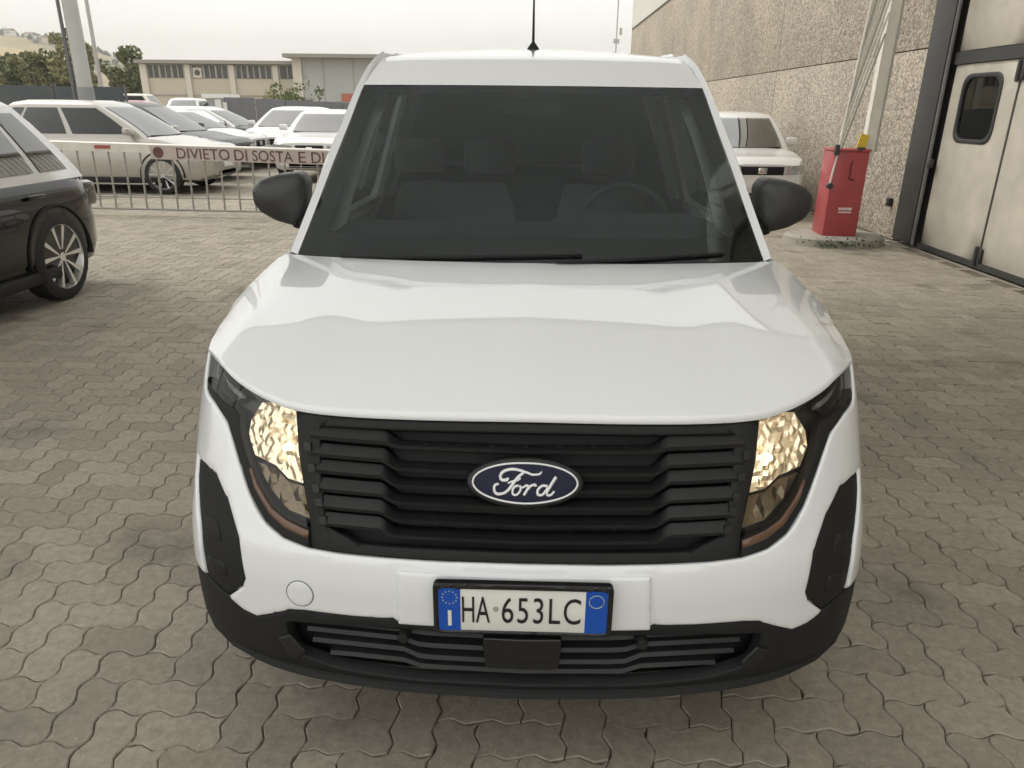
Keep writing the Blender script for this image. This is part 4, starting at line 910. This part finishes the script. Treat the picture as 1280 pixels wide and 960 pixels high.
        for k_, (x_, y_) in enumerate(path):
            up = k_ / 6; zc_ = hood + lampz - .085 + .05 * up; hh_ = .062 * (1 - .55 * max(0, up - .5) * 2)
            LP_.append([Vector((x_, s * y_, zc_ - hh_)), Vector((x_, s * y_, zc_ + hh_)), Vector((x_ - .05, s * (y_ - .06), zc_ + hh_)), Vector((x_ - .05, s * (y_ - .06), zc_ - hh_))])
        MB().loft(LP_).build('headlight', LAMP, R, angle=40)
        tl = MB(); tl.box((-h + .13, s * (wd(-h + .13) - .062), belt - .17), (.24, .14, .22), bev=.05); tl.build('tail_light', tailm or TAIL, R)
        if parts:
            for xx in (h - fo, h - fo - wb):
                wd_ = wd(xx)
                wheel(R, (xx, s * (wd_ - .085), wr), wr, .20, 'y', rim or STEEL, s, spokes=spokes, nseg=24, rimr=.74, wide=.19)
                A_ = MB(); n_ = 20; rin, rout = wr * 1.02, wr * (1.20 if trim else 1.09)
                A_.loft([[Vector((xx + rad * cos(a), s * (wd_ + dy), wr + rad * sin(a))) for rad, dy in ((rin * .5, -.055), (rin, -.05), (rout - .015, .012), (rout, .008), (rout, -.05))] for a in [pi * 1.06 * k / n_ - pi * .03 for k in range(n_ + 1)]], cap=False); A_.build('wheel_arch', BLK, R, angle=30)
    grid('rear_window', rpt, -.82, .82, .15, .86, 6, 5, gm)
    g = MB(); g.box((h - .035, 0, hood + lampz - .09), (.09, W * grille[0], grille[1]), bev=.02); GR = g.build('grille', BLK, R)
    MB().box((h + .012, 0, hood + lampz - .09), (.02, .13, .09), bev=.008).build('badge', CHROME, GR)
    MB().box((h - .05, 0, .36), (.10, W * .55, .13), bev=.03).build('lower_intake', BLK, R)
    MB().box((h + .008, 0, .50), (.012, .40, .105), bev=.004).build('number_plate', PLATE, R)
    if trim: MB().box((0, 0, .245), (L * .62, W + .012, .10), bev=.02).build('sill_cladding', BLK, R)
    for s in (-1, 1):
        for q in (.30, .70):
            a, b, w_, z = cab(0); MB().box((a + (b - a) * q - .1, s * (W / 2 + .004), belt - .11), (.20, .03, .03), bev=.01).build('door_handle', paint, R)
    return R
def paint(name, c, rough=.35, metal=0., cior=1.5): return mat(name, c, rough, metal, coat=1., noise=(3, .03), coat_ior=cior)
SILV = paint('paint_silver', (.42, .40, .36), .32, .35); PWHITE = paint('paint_white', (.74, .74, .72)); PGREY = mat('paint_dark_grey', (.030, .033, .036), .4, .2, coat=.35); PBLK = paint('paint_black', (.008, .008, .009), .25)
PPALE = paint('paint_pale', (.62, .62, .60)); PRED = paint('paint_red', (.34, .03, .03)); PCREAM = paint('paint_cream', (.66, .63, .55))
D90 = radians(90)
car('parked_car', 'silver crossover parked side on behind the boom barrier', (-7.93, 13.12, 0), 0, L=4.30, W=1.77, H=1.60, paint=SILV, group='cars parked in a row', trim=True, rim=STEEL)
car('parked_car', 'dark grey crossover parked next to the silver one', (-8.55, 15.75, 0), radians(-2), L=4.3, W=1.8, H=1.58, paint=PGREY, group='cars parked in a row', glassm=CARGL)
car('parked_car', 'pale low hatchback parked between two dark cars', (-8.95, 18.25, 0), radians(-2), L=4.1, W=1.74, H=1.46, paint=PPALE, group='cars parked in a row', glassm=CARGL)
car('parked_car', 'dark estate car at the end of the parked row near the grey sheet fence', (-9.25, 20.7, 0), radians(-3), L=4.5, W=1.8, H=1.50, paint=PGREY, group='cars parked in a row', roofm=PPALE, glassm=CARGL)
car('parked_car', 'white car facing forward in front of the grey sheet fence', (-4.70, 16.95, 0), -D90, L=4.2, W=1.80, H=1.47, paint=PWHITE, cowl=1.1, rtop=1.75, glassm=CARGL, hood=.90)
car('parked_car', 'white car half hidden behind the white car at the sheet fence', (-6.85, 21.0, 0), -D90 - .1, L=4.2, W=1.78, H=1.52, paint=PWHITE, glassm=CARGL)
car('parked_car', 'small old white hatchback parked against the pebble concrete wall', (3.36, 11.85, 0), -D90 + radians(1.5), L=3.7, W=1.50, H=1.53, belt=.98, hood=.90, cowl=.92, rtop=1.42, rend=.3, rbase=.12, wb=2.35, wr=.30, fo=.68, paint=PWHITE, grille=(.44, .13), lampz=-.10)
car('parked_car', 'red car parked in front of the cream van', (-13.6, 26.2, 0), .15, L=4.1, W=1.75, H=1.66, belt=1.12, hood=1.05, paint=PRED)
car('parked_van', 'cream high-roofed van in front of the long industrial building', (-29.2, 56, 0), 0, L=4.6, W=2.0, H=2.25, belt=1.45, hood=1.2, cowl=.75, rtop=1.35, rend=.1, rbase=.05, wb=3.0, wr=.36, fo=.8, paint=PCREAM, cat='van', van=True)
car('parked_van', 'small pale van near the white-roofed cabin', (-17.0, 37.0, 0), -D90 + .2, L=4.4, W=1.8, H=1.85, hood=1.05, paint=PPALE, cat='van', cowl=.8, rtop=1.5, belt=1.15, glassm=CARGL)
# black hatchback on the left
BLKP = mat('paint_gloss_black', (.004, .004, .005), .2, coat=1., coat_ior=1.38, spec=.15)
ALLOY = mat('alloy_two_tone', (.72, .72, .70), .25, .7)
car('parked_car', 'glossy black crossover with sky reflection painted pale on its roof, black cladding and two-tone alloy wheels beside the van', (-4.775, 3.24, 0), -D90, L=4.36, W=1.86, H=1.60, belt=.965, hood=.88, rend=.62, rbase=.12, wb=2.66, wr=.355, fo=.92, paint=BLKP, trim=True, rim=ALLOY, spokes=5, glassm=glass('black_car_glass', (.1, .1, .1), 2.6), roofm=paint('paint_roof_sky_reflection', (.55, .55, .54), .3, .5), tailm=mat('tail_lamp_smoke', (.05, .045, .045), .15, coat=.8))  # black car; the sky's reflection is put into the pale cabin colour

# ------------------------------------------------------------------ fences, poles, cabin
FG = mat('sheet_fence_grey', (.17, .175, .19), .55, noise=(1.5, .10)); FG2 = mat('fence_post_grey', (.12, .12, .13), .6)
SF_ = thing('sheet_fence', 'grey sheet metal fence behind the parked cars', 'fence', (-7, 29, 0), world=True)
fa, fb2 = Vector((-11.35, 27.4, 0)), Vector((1.5, 33.0, 0)); npan = 13
for i in range(npan):
    a = fa.lerp(fb2, i / npan); b = fa.lerp(fb2, (i + .985) / npan); zt_ = 1.80 - .035 * i if i < 7 else 1.56; n_ = (b - a).normalized(); pr = Vector((-n_.y, n_.x, 0))
    ring = []
    for k in range(6):
        p = a.lerp(b, k / 5); ring.append(p + pr * (.012 if k % 2 else -.012))
    MB().loft([[p + Vector((0, 0, z)) for p in ring] + [p + pr * .03 + Vector((0, 0, z)) for p in reversed(ring)] for z in (.02, zt_)]).build('fence_panel', FG, SF_, False)
    if i % 2 == 0: MB().box(a + Vector((0, .06, zt_ / 2)), (.07, .07, zt_)).build('post', FG2, SF_, False)
MB().box((-11.32, 27.33, 1.42), (.14, .02, .42)).build('white_sign', PLATE, SF_, False)
BN = thing('banner_fence', 'dark mesh banner fence with faded pale lettering behind the silver crossover', 'fence', (-14.4, 22, 0), world=True)
BM_ = mat('banner_dark', (.075, .085, .09), .8, noise=(2, .15))
for i in range(4):
    x0 = -20.6 + i * 2.1
    MB().box((x0 + 1.03, 22.0, 1.18 - .015 * i), (2.04, .02, 1.75)).build('banner_panel', BM_, BN, False)
    MB().tube([(x0, 22.03, 0), (x0, 22.03, 2.1)], .03, 6).build('post', FG2, BN)
MB().tube([(-12.2, 22.03, 0), (-12.2, 22.03, 2.05)], .04, 6).build('post', FG2, BN)
FAD = mat('banner_faded_print', (.30, .32, .34), .8, noise=(14, .6))
for x_, z_, w_, h_ in ((-14.75, 1.60, .28, .07), (-14.4, 1.585, .26, .10), (-13.62, 1.575, .16, .05), (-13.42, 1.575, .16, .05), (-12.42, 1.56, .04, .18)): MB().box((x_, 21.985, z_), (w_, .006, h_)).build('faded_print', FAD, BN, False)
LPm = mat('pole_grey', (.42, .42, .40), .6, noise=(2, .08))
LPo = thing('lamp_post', 'thick pale grey lamp post with dark base rising behind the banner fence', 'lamp post', (-12.35, 20.2, 0), world=True)
MB().lathe([(.20, 1.93), (.185, 5), (.15, 10)], (-12.35, 20.2, 0), 'z', 20).build('shaft', LPm, LPo); MB().lathe([(.215, -.02), (.215, 1.93), (.20, 1.96)], (-12.35, 20.2, 0), 'z', 20).build('base_sleeve', mat('pole_sleeve', (.22, .225, .23), .7), LPo)
MB().tube([(-12.62, 20.1, 0), (-12.60, 20.1, 10)], .045, 6).build('conduit', FG2, LPo)
tag(MB().lathe([(.075, -.02), (.06, 5), (.04, 9)], (-15.1, 26, 0), 'z', 10).build('flag_pole', LPm), 'thin pale pole beside the thick lamp post', 'pole')
mt = MB(); mt.tube([(10.4, 100, 0), (10.4, 100, 14.6)], .09, 6); mt.box((10.4, 100, 9.5), (.7, .3, .5)); mt.box((10.9, 100, 10.6), (.3, .3, .8)); tag(mt.build('radio_mast', LPm), 'slim radio mast standing far beyond the van', 'mast')
KB = thing('guard_cabin', 'small cabin with white flat roof beside the grey sheet fence', 'cabin', (-17.0, 41, 0), world=True)
MB().box((-16.9, 41, 1.98), (1.5, 1.5, .20)).build('roof', PLATE, KB, False); MB().box((-16.9, 41, .9), (1.2, 1.2, 1.9)).build('wall', mat('cabin_grey', (.30, .31, .31), .6), KB, False)
MB().box((-16.85, 40.38, 1.55), (.34, .03, .55)).build('notice', PLATE, KB, False); MB().box((-16.35, 40.38, 1.2), (.10, .04, 1.3)).build('door_post', PLATE, KB, False)

# ------------------------------------------------------------------ industrial buildings
BW = mat('bldg_beige', (.50, .45, .36), .8, noise=(.5, .08)); BW2 = mat('bldg_pilaster', (.58, .54, .46), .8); BR = mat('bldg_eave', (.28, .26, .23), .7); BG = mat('bldg_window_dark', (.07, .07, .065), .25); BM2 = mat('bldg_mullion', (.33, .31, .28), .6)
IB = thing('factory_building', 'long beige factory with a band of dark windows under flat eaves', 'building', (-31, 84, 0), world=True)
bx0, bx1, byf = -40.3, -23.6, 80.
MB().box(((bx0 + bx1) / 2, byf + 8, 2.7), (bx1 - bx0, 16, 5.45)).build('wall', BW, IB, False)
MB().box(((bx0 + bx1) / 2, byf + 7.8, 5.62), (bx1 - bx0 + 1.0, 17, .34)).build('roof', BR, IB, False)
pil = [-40.2, -35.6, -31.0, -26.45, -24.0]
for i, px_ in enumerate(pil): MB().box((px_, byf - .10, 2.7), (.55 if i else .7, .3, 5.4)).build('pilaster', BW2, IB, False)
MB().box(((bx0 + bx1) / 2, byf - .04, 2.45), (bx1 - bx0, .14, .10)).build('ledge', BM2, IB, False)
for a, b in zip(pil, pil[1:]):
    w0, w1 = a + .38, b - .38; W1 = MB().box(((w0 + w1) / 2, byf - .02, 4.72), (w1 - w0, .06, 1.22)).build('window', BG, IB, False)
    nm = max(2, int((w1 - w0) / .62))
    for k in range(nm + 1): MB().box((w0 + (w1 - w0) * k / nm, byf - .08, 4.72), (.12 if k % 2 else .2, .08, 1.22)).build('mullion', BM2, W1, False)
MB().box((-34.6, byf - .10, 4.62), (.9, .1, .95)).build('fan_housing', BW2, IB, False); MB().lathe([(.0001, -.03), (.28, -.03), (.28, .03), (.0001, .03)], (-34.6, byf - .17, 4.62), 'y', 16).build('fan', BG, IB)
IB2 = thing('factory_building', 'taller grey panelled factory with dark overhanging roof', 'building', (-15, 86, 0), world=True)
MB().box((-13.4, 86, 3.0), (21, 16, 6.0)).build('wall', mat('bldg_grey', (.40, .41, .39), .8, noise=(.4, .08)), IB2, False)
MB().box((-13.4, 85.6, 6.15), (22.4, 18, .34)).build('roof', BR, IB2, False); MB().box((-23.6, 77.9, 3.0), (.9, .3, 6.0)).build('pilaster', BW2, IB2, False)
for x_ in range(-21, -4, 3): MB().box((x_, 77.97, 3.0), (.06, .05, 6)).build('panel_joint', BM2, IB2, False)
MB().box((-17.5, 77.9, 2.35), (3.6, .1, .75)).build('red_band', mat('band_red', (.42, .13, .09), .7), IB2, False)

# ------------------------------------------------------------------ trees, hill
LEAFS = [leafmat('leaf_olive', (.17, .17, .075)), leafmat('leaf_green', (.12, .145, .06)), leafmat('leaf_pale', (.22, .215, .10))]
BARK = mat('bark', (.10, .08, .06), .9, noise=(6, .3))
def tree(loc, hgt, rad, label, i, cat='tree', name='broadleaf_tree', trunk=True, n=2800, leaf=.30, group='trees in front of the hill', flatk=1.):
    T = thing(name, label, cat, loc, 0, group); r_ = random.Random(100 + i); th = hgt * .35
    if trunk:
        tk = MB(); tk.tube([(0, 0, -.05), (.05, 0, th * .5), (0, .05, th), (.1, 0, hgt * .75)], [rad * .10, rad * .08, rad * .06, rad * .02], 7)
        for k in range(5):
            a = r_.uniform(0, 6.28); tk.tube([(0, 0, th * r_.uniform(.6, 1)), (cos(a) * rad * .4, sin(a) * rad * .4, th * 1.4), (cos(a) * rad * .7, sin(a) * rad * .7, hgt * .72)], [rad * .04, rad * .025, rad * .01], 5)
        tk.build('trunk', BARK, T)
    cl_ = [(r_.gauss(0, rad * .42), r_.gauss(0, rad * .42), hgt * .62 + r_.gauss(0, hgt * .17), rad * r_.uniform(.22, .42)) for _ in range(26)]
    pts = []
    for _ in range(n):
        c_ = r_.choice(cl_); d = Vector((r_.gauss(0, 1), r_.gauss(0, 1), r_.gauss(0, .8))).normalized() * c_[3] * r_.uniform(.55, 1.05)
        p = Vector(c_[:3]) + d; p.z = max(p.z, .1); pts.append(p)
    leaf_cloud('crown', pts, leaf, LEAFS[i % 3], T, i)
    return T
tl_ = ['dark round tree', 'olive green tree', 'pale yellowish tree', 'low bushy tree', 'broad green tree', 'slender green tree', 'full leafy tree', 'ragged olive tree', 'pale roadside tree', 'tall green tree', 'squat dark tree']
rtr = random.Random(21)
for i in range(11):
    x = -74.5 + i * 2.55 + rtr.uniform(-.4, .4); hh = [5.6, 4.6, 6.6, 5.4, 6.9, 6.2, 6.9, 7.6, 7.9, 7.2, 6.6][i]
    where = ['above the banner fence', 'above the banner fence', 'below the wheat field', 'below the wheat field', 'below the wheat field', 'left of the lamp post', 'behind the lamp post', 'between the lamp post and thin pole', 'right of the thin pole', 'near the factory corner', 'touching the factory corner'][i]
    tree((x, 96 + rtr.uniform(-4, 4), 0), hh, 2.6, tl_[i] + ' ' + where.replace('left of', 'beside').replace('right of', 'beyond'), i)
tree((-19.3, 62, 0), 3.2, 1.9, 'dark leafy shrub growing above the grey sheet fence', 31, 'shrub', 'shrub', False, 900, .16, None)
tree((-21.4, 63, 0), 2.6, 1.2, 'low thin shrub beside the dark leafy shrub', 32, 'shrub', 'shrub', False, 400, .14, None)
# hill
from mathutils import noise as mn
def hz(x, y):
    near_ = 66 * exp(-((x + 640) / 165)**2) * exp(-((y - 930) / 260)**2) + 30 * exp(-((x + 480) / 150)**2) * exp(-((y - 800) / 240)**2)
    far_ = 84 * exp(-((y - 1650) / 330)**2) * (.75 + .25 * sin(x / 210 + 1)) * (1 / (1 + exp((x + 120) / 110)))
    return max(near_, far_) + (near_ + far_) * .06 * mn.noise(Vector((x / 90, y / 90, 0))) - 1.5
hv = []; nx, ny = 90, 50
for j in range(ny):
    for i in range(nx):
        x = -1700 + 1900 * i / (nx - 1); y = 380 + 1750 * j / (ny - 1); hv.append((x, y, hz(x, y)))
def hill_mat():
    m = bpy.data.materials.new('hill_grass'); m.use_nodes = True; t = m.node_tree; b = t.nodes['Principled BSDF']; L = t.links; geo = N(t, 'ShaderNodeNewGeometry')
    n1 = N(t, 'ShaderNodeTexVoronoi'); n1.inputs['Scale'].default_value = .011; L.new(geo.outputs['Position'], n1.inputs['Vector'])
    n2 = N(t, 'ShaderNodeTexNoise'); n2.inputs['Scale'].default_value = .05; n2.inputs['Detail'].default_value = 6; L.new(geo.outputs['Position'], n2.inputs['Vector'])
    sp = N(t, 'ShaderNodeSeparateColor'); L.new(n1.outputs['Color'], sp.inputs['Color'])
    c = N(t, 'ShaderNodeValToRGB'); c.color_ramp.interpolation = 'CONSTANT'; e = c.color_ramp.elements; e[0].color = (.10, .12, .05, 1); e[1].position = .35; e[1].color = (.17, .17, .08, 1)
    q = e.new(.6); q.color = (.30, .25, .13, 1); q = e.new(.8); q.color = (.12, .14, .06, 1); L.new(sp.outputs['Green'], c.inputs['Fac'])
    mr = N(t, 'ShaderNodeMapRange'); mr.inputs['To Min'].default_value = .7; mr.inputs['To Max'].default_value = 1.3; L.new(n2.outputs['Fac'], mr.inputs['Value'])
    v = N(t, 'ShaderNodeVectorMath', operation='SCALE'); L.new(c.outputs['Color'], v.inputs[0]); L.new(mr.outputs['Result'], v.inputs['Scale']); L.new(v.outputs['Vector'], b.inputs['Base Color']); b.inputs['Roughness'].default_value = .95
    return m
kind(mesh_obj('hills', hv, [(j * nx + i, j * nx + i + 1, (j + 1) * nx + i + 1, (j + 1) * nx + i) for j in range(ny - 1) for i in range(nx - 1)], hill_mat()), 'structure')
# ripe field on the near slope
fv = []; 
for j in range(8):
    for i in range(16):
        x = -680 + 210 * i / 15; y = 690 + 95 * j / 7 - (x + 680) * .10; fv.append((x, y, hz(x, y) + 1.2))
kind(mesh_obj('wheat_field', fv, [(j * 16 + i, j * 16 + i + 1, (j + 1) * 16 + i + 1, (j + 1) * 16 + i) for j in range(7) for i in range(15)], mat('wheat', (.40, .31, .15), .9, noise=(.05, .15), coords='Object')), 'structure')
rt_ = random.Random(9); wp = []
for _ in range(230):
    if rt_.random() < .5: x = rt_.uniform(-760, -500); y = 930 + rt_.gauss(0, 22)
    elif rt_.random() < .6: x = rt_.uniform(-1100, -300); y = 1600 + rt_.gauss(0, 90)
    else: x = rt_.uniform(-800, -400); y = rt_.uniform(820, 1000)
    z = hz(x, y); r_ = rt_.uniform(3, 6)
    for k in range(36):
        d = Vector((rt_.gauss(0, 1), rt_.gauss(0, 1), rt_.gauss(0, .8))).normalized() * r_ * rt_.uniform(.6, 1); wp.append((x + d.x, y + d.y, z + r_ * .7 + d.z))
kind(leaf_cloud('distant_woods', wp, 2.2, leafmat('wood_leaf', (.045, .07, .035)), None, 4), 'stuff')
for i, (x, y, col) in enumerate([(-604, 850, 1), (-592, 852, 0), (-560, 850, 1), (-536, 846, 1), (-520, 840, 0), (-790, 1480, 0), (-760, 1490, 1)]):
    z = hz(x, y); HS = thing('hill_house', 'tiny white house with tiled roof scattered on the far hill', 'house', (x, y, z - 1), rt_.uniform(-.5, .5), 'houses on the far hill')
    MB().box((0, 0, 3.0), (9, 7, 6.0)).build('wall', mat('house_white', (.72, .70, .66), .8) if col else mat('house_cream', (.60, .55, .47), .8), HS, False)
    MB().add([(-5, -4, 6), (5, -4, 6), (5, 4, 6), (-5, 4, 6), (-5, 0, 8.0), (5, 0, 8.0)], [(0, 1, 5, 4), (2, 3, 4, 5), (0, 4, 3), (1, 2, 5), (0, 3, 2, 1)]).build('roof', mat('house_tile', (.24, .17, .13), .85), HS, False)
    for wx in (-3, 0, 3): MB().box((wx, -3.53, 3.6), (1.2, .1, 1.6)).build('window', BG, HS, False)
hb = MB().box((-400, 1100, 90), (2900, 2500, 184)).build('haze', None, None, False, fix=False); kind(hb, 'stuff')
hm = bpy.data.materials.new('haze_air'); hm.use_nodes = True; ht = hm.node_tree; ht.nodes.clear(); ho = N(ht, 'ShaderNodeOutputMaterial'); hp = N(ht, 'ShaderNodeVolumePrincipled')
hp.inputs['Color'].default_value = (.90, .89, .85, 1); hp.inputs['Density'].default_value = .0005; ht.links.new(hp.outputs['Volume'], ho.inputs['Volume']); hb.data.materials.append(hm)
for o in bpy.data.objects:
    if '_w' in o: del o['_w']
